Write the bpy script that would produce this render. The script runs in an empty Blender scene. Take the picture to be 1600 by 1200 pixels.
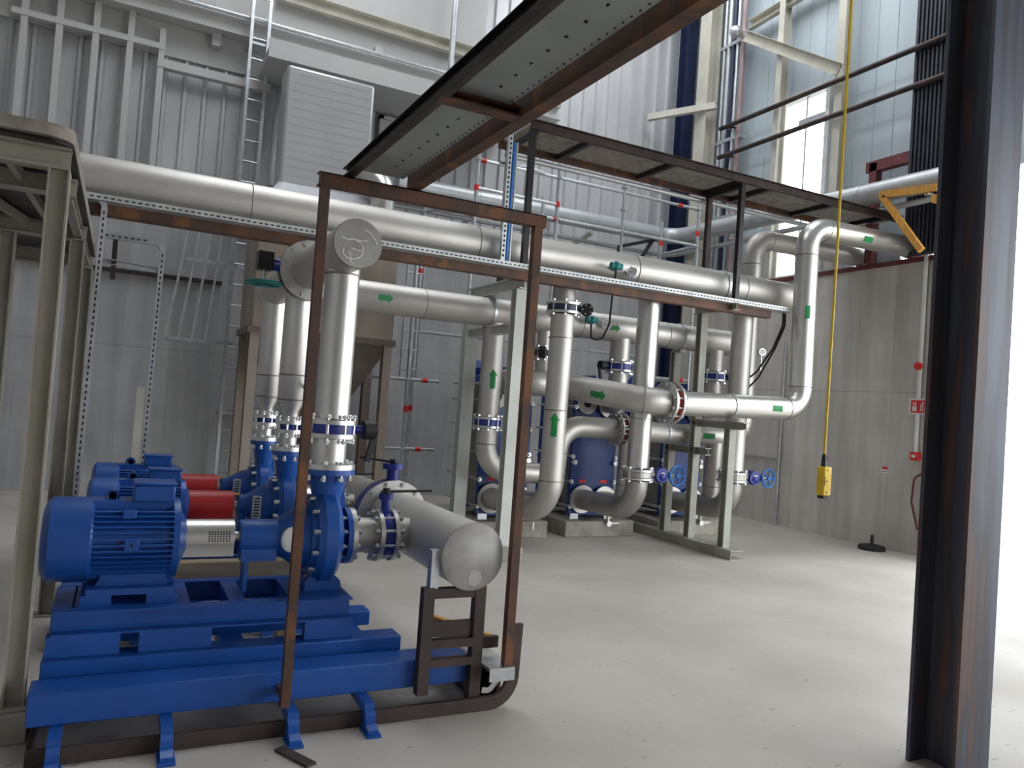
import bpy, math, random
from mathutils import Vector, Matrix
PI = math.pi
random.seed(7)
S = bpy.context.scene
COL = S.collection

# ------------------------------------------------------------------ camera
def setup_camera():
    yaw, pit, rol = (math.radians(a) for a in (26.942, 1.568, 4.064))
    F = Vector((math.sin(yaw)*math.cos(pit), math.cos(yaw)*math.cos(pit), math.sin(pit)))
    R = Vector((math.cos(yaw), -math.sin(yaw), 0)); U = R.cross(F)
    c, s = math.cos(rol), math.sin(rol)
    R, U = R*c + U*s, U*c - R*s
    cam = bpy.data.cameras.new('camera'); o = bpy.data.objects.new('camera', cam); COL.objects.link(o)
    m = Matrix((R, U, -F)).transposed().to_4x4(); m.translation = Vector((0, 0, 1.6)); o.matrix_world = m
    cam.sensor_width = 36; cam.lens = 36*1208.8/1600; cam.clip_start = .05; cam.clip_end = 300
    S.camera = o
setup_camera()

# ------------------------------------------------------------------ world, sun, exposure
S.view_settings.view_transform = 'Standard'; S.view_settings.look = 'None'
S.view_settings.gamma = 1; S.view_settings.use_curve_mapping = False
S.view_settings.exposure = 0.0
W = bpy.data.worlds.new('overcast_sky'); S.world = W; W.use_nodes = True
bg = W.node_tree.nodes['Background']; bg.inputs[0].default_value = (.92, .965, 1, 1); bg.inputs[1].default_value = 5.2

# ------------------------------------------------------------------ materials
def srgb(r, g, b):
    f = lambda c: (c/255/12.92 if c/255 <= .04045 else ((c/255+.055)/1.055)**2.4)
    return (f(r), f(g), f(b), 1)
def mat(name, c1, c2=None, rough=.5, metal=0., scale=4., stretch=(1, 1, 1), bump=0., detail=6., lo=.35, hi=.65, rvar=.08, spec=.5, c3=None):
    m = bpy.data.materials.new(name); m.use_nodes = True
    nt = m.node_tree; N = nt.nodes; L = nt.links; b = N['Principled BSDF']
    b.inputs['Roughness'].default_value = rough; b.inputs['Metallic'].default_value = metal
    b.inputs['Specular IOR Level'].default_value = spec
    if c2 is None: c2 = tuple(min(1, x*.86) for x in c1[:3])+(1,)
    tc = N.new('ShaderNodeNewGeometry'); mp = N.new('ShaderNodeMapping'); mp.inputs['Scale'].default_value = stretch
    L.new(tc.outputs['Position'], mp.inputs['Vector'])
    nz = N.new('ShaderNodeTexNoise'); nz.inputs['Scale'].default_value = scale; nz.inputs['Detail'].default_value = detail
    L.new(mp.outputs[0], nz.inputs['Vector'])
    cr = N.new('ShaderNodeValToRGB'); e = cr.color_ramp.elements
    e[0].position = lo; e[0].color = c1; e[1].position = hi; e[1].color = c2
    if c3 is not None:
        k = cr.color_ramp.elements.new(min(.98, hi+.1)); k.color = c3
    L.new(nz.outputs['Fac'], cr.inputs[0]); L.new(cr.outputs[0], b.inputs['Base Color'])
    mr = N.new('ShaderNodeMapRange'); mr.inputs['To Min'].default_value = max(.02, rough-rvar); mr.inputs['To Max'].default_value = min(1, rough+rvar)
    L.new(nz.outputs['Fac'], mr.inputs[0]); L.new(mr.outputs[0], b.inputs['Roughness'])
    if bump:
        bp = N.new('ShaderNodeBump'); bp.inputs['Strength'].default_value = bump; bp.inputs['Distance'].default_value = .01
        L.new(nz.outputs['Fac'], bp.inputs['Height']); L.new(bp.outputs[0], b.inputs['Normal'])
    m['bsdf'] = b.name
    return m
def concrete_mat(name, base, dark, panel, seam, axis):
    # board-marked concrete: cloudy tone, a slightly different tone for each formwork panel, thin pour joints, tie holes
    m = mat(name, base, dark, rough=.85, scale=1.6, bump=.15, lo=.3, hi=.75)
    nt = m.node_tree; N = nt.nodes; L = nt.links; b = N['Principled BSDF']
    src = b.inputs['Base Color'].links[0].from_socket
    g = N.new('ShaderNodeNewGeometry'); sp = N.new('ShaderNodeSeparateXYZ'); L.new(g.outputs['Position'], sp.inputs[0])
    a = sp.outputs[axis]
    def math_(op, x, y=None):
        n = N.new('ShaderNodeMath'); n.operation = op
        if isinstance(x, (int, float)): n.inputs[0].default_value = x
        else: L.new(x, n.inputs[0])
        if y is not None:
            if isinstance(y, (int, float)): n.inputs[1].default_value = y
            else: L.new(y, n.inputs[1])
        return n.outputs[0]
    u = math_('DIVIDE', a, panel); fl = math_('FLOOR', u); fr = math_('FRACT', u)
    wn = N.new('ShaderNodeTexWhiteNoise'); wn.noise_dimensions = '1D'; L.new(fl, wn.inputs['W'])
    tone = math_('ADD', math_('MULTIPLY', wn.outputs['Value'], .22), .86)
    edge = math_('LESS_THAN', fr, .02)
    zj = math_('LESS_THAN', math_('ABSOLUTE', math_('SUBTRACT', sp.outputs[2], seam)), .008)
    ln = math_('MAXIMUM', math_('MULTIPLY', edge, .5), zj)
    tone = math_('MULTIPLY', tone, math_('SUBTRACT', 1.0, math_('MULTIPLY', ln, .22)))
    # drips: stretched noise
    mp = N.new('ShaderNodeMapping'); mp.inputs['Scale'].default_value = (3, 3, .25); L.new(g.outputs['Position'], mp.inputs[0])
    nz = N.new('ShaderNodeTexNoise'); nz.inputs['Scale'].default_value = 2.; nz.inputs['Detail'].default_value = 8; L.new(mp.outputs[0], nz.inputs['Vector'])
    mr = N.new('ShaderNodeMapRange'); mr.inputs['From Min'].default_value = .35; mr.inputs['From Max'].default_value = .7
    mr.inputs['To Min'].default_value = 1.06; mr.inputs['To Max'].default_value = .86; L.new(nz.outputs['Fac'], mr.inputs[0])
    tone = math_('MULTIPLY', tone, mr.outputs[0])
    mx = N.new('ShaderNodeVectorMath'); mx.operation = 'SCALE'
    L.new(src, mx.inputs[0]); L.new(tone, mx.inputs['Scale']); L.new(mx.outputs[0], b.inputs['Base Color'])
    return m
def floor_mat():
    m = mat('floor_concrete', srgb(196, 190, 182), srgb(170, 163, 154), rough=.6, scale=.9, detail=8, bump=.05, lo=.3, hi=.75, rvar=.12)
    nt = m.node_tree; N = nt.nodes; L = nt.links; b = N['Principled BSDF']
    src = b.inputs['Base Color'].links[0].from_socket
    g = N.new('ShaderNodeNewGeometry')
    mp = N.new('ShaderNodeMapping'); mp.inputs['Scale'].default_value = (1, 2.2, 1); mp.inputs['Rotation'].default_value = (0, 0, .35)
    L.new(g.outputs['Position'], mp.inputs[0])
    nz = N.new('ShaderNodeTexNoise'); nz.inputs['Scale'].default_value = 11.; nz.inputs['Detail'].default_value = 3; L.new(mp.outputs[0], nz.inputs['Vector'])
    cr = N.new('ShaderNodeValToRGB'); cr.color_ramp.elements[0].position = .665; cr.color_ramp.elements[0].color = (0, 0, 0, 1)
    cr.color_ramp.elements[1].position = .73; cr.color_ramp.elements[1].color = (.55, .55, .55, 1)
    L.new(nz.outputs['Fac'], cr.inputs[0])
    mx = N.new('ShaderNodeMix'); mx.data_type = 'RGBA'; L.new(cr.outputs[0], mx.inputs[0]); L.new(src, mx.inputs[6])
    mx.inputs[7].default_value = srgb(120, 114, 108); L.new(mx.outputs[2], b.inputs['Base Color'])
    return m
def glass_mat():
    m = bpy.data.materials.new('window_glass'); m.use_nodes = True; nt = m.node_tree; N = nt.nodes; L = nt.links
    N.remove(N['Principled BSDF']); t = N.new('ShaderNodeBsdfTransparent'); t.inputs[0].default_value = (.93, .96, .97, 1)
    g = N.new('ShaderNodeBsdfGlossy'); g.inputs['Roughness'].default_value = .03; mx = N.new('ShaderNodeMixShader'); mx.inputs[0].default_value = .06
    L.new(t.outputs[0], mx.inputs[1]); L.new(g.outputs[0], mx.inputs[2]); L.new(mx.outputs[0], N['Material Output'].inputs[0])
    return m
MT = dict(
    floor=floor_mat(),
    concB=concrete_mat('back_wall_concrete', srgb(192, 192, 194), srgb(170, 170, 172), .62, 2.05, 0),
    concR=concrete_mat('side_wall_concrete', srgb(214, 209, 202), srgb(194, 189, 182), .55, 2.15, 1),
    plinth=mat('plinth_concrete', srgb(172, 166, 156), srgb(142, 136, 128), rough=.85, scale=5, bump=.2),
    clad=mat('zinc_cladding', srgb(206, 206, 208), srgb(188, 188, 192), rough=.42, metal=.25, scale=1.5, stretch=(2, 2, .4)),
    cladblue=mat('pale_blue_cladding', srgb(193, 204, 210), srgb(181, 193, 201), rough=.5, scale=1.2, stretch=(2, 2, .3)),
    smooth=mat('white_wall_panel', srgb(198, 197, 196), srgb(186, 185, 185), rough=.6, scale=.6),
    steel=mat('stainless_pipe', (.60, .58, .55, 1), (.54, .515, .485, 1), rough=.5, metal=.85, scale=3, stretch=(1, 1, 1), lo=.3, hi=.7, rvar=.03),
    steelb=mat('bright_stainless', (.66, .65, .63, 1), (.63, .615, .595, 1), rough=.33, metal=.92, scale=5, rvar=.02),
    steeld=mat('dull_stainless', (.46, .445, .42, 1), (.38, .36, .335, 1), rough=.48, metal=.85, scale=4),
    cap=mat('pipe_cap_steel', (.44, .43, .41, 1), (.33, .315, .30, 1), rough=.5, metal=.7, scale=7, detail=8),
    weld=mat('weld_seam_steel', (.22, .19, .16, 1), (.36, .31, .26, 1), rough=.5, metal=.8, scale=30),
    zinc=mat('galvanised_steel', (.62, .64, .66, 1), (.5, .52, .55, 1), rough=.4, metal=.8, scale=12),
    bolt=mat('zinc_bolt', (.75, .76, .78, 1), (.6, .61, .63, 1), rough=.28, metal=.95, scale=20),
    tray=mat('perforated_tray_zinc', srgb(208, 211, 212), srgb(186, 189, 191), rough=.45, metal=.35, scale=10),
    blue=mat('pump_blue_paint', srgb(32, 87, 170), srgb(27, 77, 155), rough=.34, scale=3, rvar=.06),
    blued=mat('exchanger_blue_paint', srgb(20, 62, 140), srgb(14, 50, 120), rough=.33, scale=2, rvar=.05),
    bluew=mat('valve_blue_paint', srgb(30, 48, 150), srgb(24, 38, 120), rough=.35, scale=8),
    bluehw=mat('handwheel_blue', srgb(22, 110, 190), srgb(16, 90, 165), rough=.35, scale=8),
    navy=mat('navy_steel', srgb(30, 42, 78), srgb(24, 34, 64), rough=.45, scale=3),
    red=mat('guard_red_paint', srgb(186, 42, 44), srgb(160, 34, 38), rough=.42, scale=4),
    redp=mat('signal_red', srgb(226, 50, 44), srgb(206, 38, 38), rough=.45, scale=9),
    teal=mat('teal_paint', srgb(24, 132, 128), srgb(18, 112, 112), rough=.4, scale=9),
    green=mat('green_sticker', srgb(16, 140, 70), srgb(12, 120, 62), rough=.5, scale=9),
    rust=mat('rusty_steel', srgb(104, 68, 48), srgb(76, 60, 54), rough=.6, metal=.2, scale=5, stretch=(1, 1, .6), detail=9, bump=.2, lo=.38, hi=.55, c3=srgb(126, 84, 54)),
    rustd=mat('dark_mill_steel', srgb(74, 62, 58), srgb(56, 48, 48), rough=.5, metal=.5, scale=6, detail=8, lo=.4, hi=.65, c3=srgb(100, 66, 46)),
    brown=mat('brown_primer_steel', srgb(80, 66, 61), srgb(66, 54, 51), rough=.55, metal=.25, scale=5),
    black=mat('black_steel', srgb(48, 45, 46), srgb(36, 34, 35), rough=.42, metal=.5, scale=6),
    mill=mat('foreground_mill_scale', srgb(80, 83, 98), srgb(64, 63, 70), rough=.5, metal=.2, scale=7, stretch=(1.5, 1.5, .12), detail=10, lo=.4, hi=.56, c3=srgb(100, 72, 64)),
    redox=mat('red_oxide_primer', srgb(116, 56, 58), srgb(96, 44, 48), rough=.6, scale=6),
    beige=mat('beige_painted_steel', srgb(168, 162, 150), srgb(152, 146, 134), rough=.5, scale=3),
    cream=mat('cream_painted_steel', srgb(205, 201, 188), srgb(190, 186, 174), rough=.5, scale=3),
    grey=mat('light_grey_paint', srgb(206, 208, 202), srgb(192, 195, 189), rough=.45, scale=3),
    greenish=mat('khaki_grey_paint', srgb(166, 166, 154), srgb(148, 148, 138), rough=.5, scale=3),
    deck=mat('galvanised_deck_plate', (.40, .43, .43, 1), (.31, .335, .335, 1), rough=.42, metal=.6, scale=2.5, stretch=(1, 1, 1), detail=9),
    grating=mat('dusty_deck_grating', srgb(158, 150, 140), srgb(128, 120, 112), rough=.7, metal=.2, scale=14),
    dark=mat('near_black_rubber', srgb(26, 26, 28), srgb(18, 18, 20), rough=.55, scale=8),
    hole=mat('dark_slot', srgb(38, 38, 40), srgb(30, 30, 32), rough=.8, scale=8),
    ribdark=mat('dark_ribbed_sheet', srgb(62, 64, 76), srgb(46, 48, 58), rough=.4, metal=.3, scale=3),
    white=mat('white_plastic', srgb(232, 232, 230), srgb(220, 220, 218), rough=.45, scale=4),
    chalk=mat('white_chalk', srgb(236, 234, 228), srgb(214, 212, 206), rough=.9, scale=30),
    tank=mat('tank_sheet', srgb(200, 201, 204), srgb(184, 186, 190), rough=.36, metal=.4, scale=1.2, stretch=(1, 1, .5)),
    hopper2=mat('weathered_tank_sheet', srgb(166, 154, 142), srgb(146, 134, 123), rough=.5, metal=.25, scale=1.6, stretch=(2, 2, .3)),
    hopper=mat('hopper_steel', srgb(118, 106, 96), srgb(98, 87, 79), rough=.55, metal=.35, scale=2),
    yellow=mat('pendant_yellow', srgb(226, 190, 40), srgb(206, 170, 34), rough=.45, scale=8),
    timber=mat('yellow_timber', srgb(206, 152, 66), srgb(180, 126, 50), rough=.6, scale=6, stretch=(1, 6, 1)),
    plank=mat('pale_timber', srgb(186, 170, 144), srgb(156, 140, 116), rough=.75, scale=6, stretch=(.4, 3, 3)),
    pink=mat('copper_pink_pipe', srgb(176, 150, 150), srgb(150, 126, 128), rough=.45, scale=4),
    gasket=mat('orange_red_gasket', srgb(168, 62, 40), srgb(140, 48, 32), rough=.6, scale=12),
    pipegrey=mat('grey_lagging_sheet', srgb(196, 198, 200), srgb(176, 178, 181), rough=.4, metal=.45, scale=2),
    glass=glass_mat(),
    roof=mat('roof_panel', srgb(206, 206, 204), srgb(192, 192, 190), rough=.7, scale=1),
)

# ------------------------------------------------------------------ mesh builder
def frame(d):
    d = d.normalized(); a = Vector((0, 0, 1)) if abs(d.z) < .9 else Vector((0, 1, 0))
    u = a.cross(d).normalized(); return u, d.cross(u)
V = Vector
class MB:
    def __init__(s): s.v = []; s.f = []
    def add(s, vs, fs):
        o = len(s.v); s.v += [tuple(x) for x in vs]; s.f += [tuple(i+o for i in f) for f in fs]; return s
    def bx(s, x0, x1, y0, y1, z0, z1):
        return s.add([(x0, y0, z0), (x1, y0, z0), (x1, y1, z0), (x0, y1, z0), (x0, y0, z1), (x1, y0, z1), (x1, y1, z1), (x0, y1, z1)],
                     [(0, 3, 2, 1), (4, 5, 6, 7), (0, 1, 5, 4), (1, 2, 6, 5), (2, 3, 7, 6), (3, 0, 4, 7)])
    def sec(s, prof, p0, p1, up=(0, 0, 1)):
        """sweep a closed profile [(side, up)] from p0 to p1"""
        p0, p1, up = V(p0), V(p1), V(up); d = (p1-p0).normalized(); sd = d.cross(up).normalized(); u = sd.cross(d)
        n = len(prof); vs = [p + sd*a + u*b for p in (p0, p1) for a, b in prof]
        fs = [(i, (i+1) % n, n+(i+1) % n, n+i) for i in range(n)] + [tuple(range(n-1, -1, -1)), tuple(range(n, 2*n))]
        return s.add(vs, fs)
    def bar(s, p0, p1, w, h, up=(0, 0, 1)):
        return s.sec([(-w/2, -h/2), (w/2, -h/2), (w/2, h/2), (-w/2, h/2)], p0, p1, up)
    def H(s, p0, p1, w, h, up=(0, 0, 1), tf=.012, tw=.009):
        a, b, t = w/2, h/2, tw/2
        return s.sec([(-a, -b), (a, -b), (a, -b+tf), (t, -b+tf), (t, b-tf), (a, b-tf), (a, b), (-a, b), (-a, b-tf), (-t, b-tf), (-t, -b+tf), (-a, -b+tf)], p0, p1, up)
    def C(s, p0, p1, w, h, up=(0, 0, 1), t=.008):
        a, b = w/2, h/2
        return s.sec([(-a, -b), (a, -b), (a, -b+t), (-a+t, -b+t), (-a+t, b-t), (a, b-t), (a, b), (-a, b)], p0, p1, up)
    def Lp(s, p0, p1, w, h, up=(0, 0, 1), t=.006):
        return s.sec([(0, 0), (w, 0), (w, t), (t, t), (t, h), (0, h)], p0, p1, up)
    def cyl(s, p0, p1, r, n=20, r2=None):
        p0, p1 = V(p0), V(p1); u, w = frame(p1-p0); r2 = r if r2 is None else r2
        vs = []
        for p, q in ((p0, r), (p1, r2)):
            vs += [p + (u*math.cos(2*PI*i/n) + w*math.sin(2*PI*i/n))*q for i in range(n)]
        return s.add(vs, [(i, (i+1) % n, n+(i+1) % n, n+i) for i in range(n)] + [tuple(range(n-1, -1, -1)), tuple(range(n, 2*n))])
    def lathe(s, c, d, prof, n=32, arc=2*PI, off=0.):
        c, d = V(c), V(d).normalized(); u, w = frame(d); vs = []; fs = []
        full = abs(arc-2*PI) < 1e-6; m = n if full else n+1
        for t, r in prof:
            vs += [c + d*t + (u*math.cos(off+arc*i/n) + w*math.sin(off+arc*i/n))*r for i in range(m)]
        for k in range(len(prof)-1):
            for i in range(n): j = (i+1) % m; fs.append((k*m+i, k*m+j, (k+1)*m+j, (k+1)*m+i))
        if full and prof[0][1] > 1e-6 and prof[0] != prof[-1]: fs.append(tuple(range(m-1, -1, -1)))
        if full and prof[-1][1] > 1e-6 and prof[0] != prof[-1]: fs.append(tuple(range((len(prof)-1)*m, len(prof)*m)))
        return s.add(vs, fs)
    def ring(s, c, d, r0, r1, t, n=32):
        return s.lathe(c, d, [(-t/2, r0), (-t/2, r1), (t/2, r1), (t/2, r0), (-t/2, r0)], n)
    def torus(s, c, d, R, r, n=28, m=8, arc=2*PI, off=0.):
        return s.lathe(c, d, [(r*math.cos(2*PI*k/m), R+r*math.sin(2*PI*k/m)) for k in range(m+1)], n, arc, off)
    def sphere(s, c, r, sc=(1, 1, 1), n=16, m=10):
        vs = []; fs = []; c = V(c)
        for j in range(m+1):
            a = PI*j/m
            vs += [c + V((r*sc[0]*math.sin(a)*math.cos(2*PI*i/n), r*sc[1]*math.sin(a)*math.sin(2*PI*i/n), r*sc[2]*math.cos(a))) for i in range(n)]
        for j in range(m):
            for i in range(n): fs.append((j*n+i, (j+1)*n+i, (j+1)*n+(i+1) % n, j*n+(i+1) % n))
        return s.add(vs, fs)
    def prism(s, poly, a, b, axis='Y'):
        """poly in the plane square to axis: X->(y,z) Y->(x,z) Z->(x,y)"""
        mk = {'X': lambda p, t: (t, p[0], p[1]), 'Y': lambda p, t: (p[0], t, p[1]), 'Z': lambda p, t: (p[0], p[1], t)}[axis]
        n = len(poly); vs = [mk(p, t) for t in (a, b) for p in poly]
        return s.add(vs, [(i, (i+1) % n, n+(i+1) % n, n+i) for i in range(n)] + [tuple(range(n-1, -1, -1)), tuple(range(n, 2*n))])
    def tube(s, pts, r, bend=0., n=20, seg=8, square=None):
        P = path(pts, bend, seg); N = len(P); vs = []; fs = []
        t0 = (P[1]-P[0]).normalized(); u, w = frame(t0); prev = t0
        if square: ring = [(-square[0], -square[1]), (square[0], -square[1]), (square[0], square[1]), (-square[0], square[1])]; n = 4
        else: ring = [(r*math.cos(2*PI*i/n), r*math.sin(2*PI*i/n)) for i in range(n)]
        for k, p in enumerate(P):
            t = (P[min(k+1, N-1)]-P[max(k-1, 0)]).normalized()
            q = prev.rotation_difference(t); u = q @ u; w = q @ w; prev = t
            vs += [p + u*a + w*b for a, b in ring]
        for k in range(N-1):
            for i in range(n): fs.append((k*n+i, k*n+(i+1) % n, (k+1)*n+(i+1) % n, (k+1)*n+i))
        fs += [tuple(range(n-1, -1, -1)), tuple(range((N-1)*n, N*n))]
        return s.add(vs, fs)
    def build(s, name, m, parent=None, bevel=0., sharp=.6):
        vs = [V(v) for v in s.v]
        lo = V([min(v[i] for v in vs) for i in range(3)]); hi = V([max(v[i] for v in vs) for i in range(3)])
        c = V(((lo.x+hi.x)/2, (lo.y+hi.y)/2, lo.z))
        me = bpy.data.meshes.new(name); me.from_pydata([tuple(v-c) for v in vs], [], s.f); me.validate(); me.update()
        import bmesh
        b = bmesh.new(); b.from_mesh(me); bmesh.ops.recalc_face_normals(b, faces=b.faces); b.to_mesh(me); b.free()
        me.polygons.foreach_set('use_smooth', [True]*len(me.polygons)); me.set_sharp_from_angle(angle=sharp)
        me.materials.append(MT[m] if isinstance(m, str) else m)
        o = bpy.data.objects.new(name, me); COL.objects.link(o)
        if parent is not None:
            o.parent = parent; o.location = c - WL[parent.name]
        else: o.location = c
        WL[o.name] = c
        if bevel:
            md = o.modifiers.new('bevel', 'BEVEL'); md.width = bevel; md.segments = 2; md.limit_method = 'ANGLE'; md.angle_limit = .7
        return o
WL = {}
def path(pts, bend, seg=8):
    pts = [V(p) for p in pts]; bends = bend if isinstance(bend, (list, tuple)) else [bend]*len(pts); out = [pts[0]]
    for i in range(1, len(pts)-1):
        a, b, c = pts[i-1], pts[i], pts[i+1]; d0 = (a-b).normalized(); d1 = (c-b).normalized(); B = bends[i]
        ang = d0.angle(d1)
        if B <= 0 or ang > 3.1: out.append(b); continue
        t = min(B/math.tan(ang/2), .98*min((a-b).length, (c-b).length)); rr = t*math.tan(ang/2)
        ctr = b + (d0+d1).normalized()*(rr/math.sin(ang/2)); s0 = b+d0*t-ctr; s1 = b+d1*t-ctr
        tot = s0.angle(s1); ax = s0.cross(s1).normalized()
        for k in range(seg+1): out.append(ctr + Matrix.Rotation(tot*k/seg, 3, ax) @ s0)
    out.append(pts[-1]); return out
def tag(o, label, cat, group=None, kind=None):
    if label: o['label'] = label
    if cat: o['category'] = cat
    if group: o['group'] = group
    if kind: o['kind'] = kind
    return o
def thing(name, label, cat, loc, group=None):
    o = bpy.data.objects.new(name, None); o.empty_display_size = .1; COL.objects.link(o); o.location = loc; WL[o.name] = V(loc)
    return tag(o, label, cat, group)
def struct(name, mb, m, parent=None):
    o = mb.build(name, m, parent)
    if parent is None: o['kind'] = 'structure'
    return o
def solo(name, mb, m, label, cat, group=None, bevel=0.):
    return tag(mb.build(name, m, None, bevel), label, cat, group)
def dupl(o, world, parent):
    c = o.copy(); COL.objects.link(c); c.parent = parent; c.location = V(world)-WL[parent.name]; WL[c.name] = V(world); return c
def lab(o, t): o['label'] = t; return o

# ================================================================== SETTING
XR, YB = 9.5, 12.15      # side wall face, back wall face
YE = 6.45                # near end of the side wall (door opening beyond)
ZT = 10.0
fl = MB().bx(-4.0, 9.9, -5.0, 12.5, -.25, 0); struct('floor', fl, 'floor')
struct('trim_1', MB().bx(9.9, 60, -40, 50, -.3, -.02), 'plinth')           # yard outside
struct('wall_back', MB().bx(-4.0, 9.9, YB, YB+.35, 0, 4.45), 'concB')
struct('trim_2', MB().bx(-3.9, 1.25, YB-.08, YB, 3.06, 3.11), 'rustd')
def corrug(x0, x1, y, z0, z1, pitch, depth, wide):
    """trapezoid-ribbed sheet facing -Y, ribs upright"""
    pr = []; x = x0; r = depth*.45
    while x < x1:
        pr += [(x, y), (x+pitch-wide, y), (x+pitch-wide+r, y-depth), (x+pitch-r, y-depth)]; x += pitch
    pr += [(x, y)]
    m = MB(); n = len(pr)
    m.add([(a, b, z) for z in (z0, z1) for a, b in pr] + [(a, y+.05, z) for z in (z0, z1) for a in (x0, x)],
          [(i, i+1, n+i+1, n+i) for i in range(n-1)] + [tuple(range(n))[::-1]+(2*n, 2*n+1), tuple(range(n, 2*n))+(2*n+3, 2*n+2), (2*n, 2*n+1, 2*n+3, 2*n+2)])
    return m
struct('wall_back_upper', corrug(-4.0, 9.6, YB+.1, 4.45, ZT, .27, .05, .085), 'clad')
struct('trim_3', MB().bx(-4, 9.5, YB-.04, YB+.06, 4.40, 4.46), 'zinc')
# flat panels over the left of the cladding, framed by white girts
struct('wall_back_panel', MB().bx(-4, 5.2, YB+.02, YB+.06, 6.25, ZT), 'smooth')
# side wall: concrete below, pale blue sheet with a tall bright opening above
struct('wall_right', MB().bx(XR, XR+.35, YE, YB, 0, 3.92), 'concR')
struct('trim_4', MB().bx(XR-.04, XR+.36, YE, YB, 3.92, 3.98), 'redox')
def sheet(y0, y1, z0, z1, x=XR+.12):
    """flat sheet facing -X with narrow upright grooves"""
    pr = [(y0, x)]; y = y0+.12
    while y < y1-.03:
        pr += [(y, x), (y+.006, x+.012), (y+.018, x+.012), (y+.024, x)]; y += .33
    pr += [(y1, x), (y1, x+.06), (y0, x+.06)]
    return MB().prism(pr, z0, z1, 'Z') if False else MB().prism([(b, a) for a, b in pr], z0, z1, 'Z')
WY0, WY1 = 8.62, 9.50
struct('wall_right_upper', sheet(WY1, YB, 3.98, ZT), 'cladblue')
struct('wall_right_upper', sheet(6.0, WY0, 4.36, ZT), 'cladblue')
struct('wall_right_upper', sheet(7.22, 7.70, 3.98, 4.36), 'cladblue')
struct('wall_right_upper', sheet(8.02, WY0, 3.98, 4.36), 'cladblue')
struct('wall_right_upper', sheet(WY0, WY1, 6.98, ZT), 'cladblue')
struct('wall_right_upper', sheet(-5, 6.0, 5.0, ZT), 'cladblue')
wf = MB()
for a, b, c, d in ((WY0-.06, WY0+.02, 3.98, 7.04), (WY1-.02, WY1+.06, 3.98, 7.04)): wf.bx(XR+.06, XR+.2, a, b, c, d)
wf.bx(XR+.06, XR+.2, WY0, WY1, 6.94, 7.04); wf.bx(XR+.06, XR+.2, WY0, WY1, 3.98, 4.03)
w1 = struct('window_1', wf, 'white')
MB().bx(XR+.13, XR+.14, WY0+.02, WY1-.02, 4.03, 6.94).build('glass_pane', 'glass', w1)
MB().bx(XR+.11, XR+.15, 9.04, 9.07, 4.03, 6.94).build('mullion', 'zinc', w1)
MB().bx(XR+.09, XR+.13, WY0+.02, 9.2, 6.50, 6.58).build('blind_box', 'zinc', w1)
# far left and near walls, roof with skylights (out of view, they hold the light)
struct('wall_left', MB().bx(-4.35, -4.0, -5, 12.5, 0, ZT), 'smooth')
struct('wall_front', MB().bx(-4.35, 6.8, -5.35, -5, 0, ZT), 'smooth')
struct('wall_front_upper', MB().bx(6.8, 9.9, -5.35, -5, 5.0, ZT), 'smooth')
def roof():
    for a, b, c, d in ((-4.35, 9.9, -5.35, 5.0), (-4.35, 9.9, 11.6, 12.5), (-4.35, 1.0, 5.0, 11.6), (3.4, 6.2, 5.0, 11.6), (8.8, 9.9, 5.0, 11.6)):
        struct('ceiling', MB().bx(a, b, c, d, ZT, ZT+.2), 'roof')
roof()

# ================================================================== BACK OF THE HALL
def back_wall_steel():
    t = thing('crane_runway_beam', 'long white crane runway beam with a pipe rail across the upper back wall', 'beam', (1.8, 11.95, 6.68))
    MB().H((-3.9, 11.95, 6.80), (6.6, 11.95, 6.80), .26, .24).build('beam', 'smooth', t)
    MB().cyl((-3.9, 11.86, 6.97), (6.6, 11.86, 6.97), .03).build('rail_pipe', 'zinc', t)
    for x in (-1.5, .9, 3.3, 5.7): MB().bx(x-.06, x+.06, 11.98, 12.16, 6.5, 7.15).build('bracket', 'smooth', t)
    solo('steel_girt', MB().C((1.7, 12.06, 7.55), (5.2, 12.06, 7.50), .12, .2), 'cream', 'cream wall girt above the crane runway beam, left of the walkway', 'beam')
    solo('downpipe', MB().cyl((4.5, 11.9, 6.95), (4.5, 11.9, 9.9), .05), 'pipegrey', 'thin grey pipe running up the back wall left of the overhead walkway', 'pipe')
    t = thing('girt_frame', 'white square-tube frame fixed on the ribbed wall above the left gallery', 'frame', (-.4, 12.0, 4.5))
    for x in (-1.45, -1.05, -.62, -.2, .2): MB().bx(x-.04, x+.04, 11.98, 12.1, 4.46, 6.9 if x < -.1 else 6.55).build('post', 'smooth', t)
    MB().bx(-1.6, .24, 11.97, 12.1, 6.25, 6.33).build('rail', 'smooth', t)
    MB().bx(.16, 1.7, 11.97, 12.1, 6.0, 6.12).build('rail', 'smooth', t)
    solo('angle_bracket', MB().bar((2.72, 11.9, 6.72), (2.52, 11.7, 6.36), .07, .07), 'zinc', 'short grey steel bracket sloping down below the crane runway beam', 'bracket')
    solo('conduit', MB().cyl((1.83, 12.05, 3.2), (1.83, 12.05, 6.6), .035), 'pipegrey', 'grey conduit running up the wall just right of the caged ladder', 'pipe')
    solo('conduit', MB().tube([(1.80, 11.9, 4.6), (1.80, 11.9, 5.6), (1.90, 11.9, 6.12)], .045, .3), 'pipegrey', 'bent grey conduit just left of the sheet-clad bin top', 'pipe')
back_wall_steel()
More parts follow.
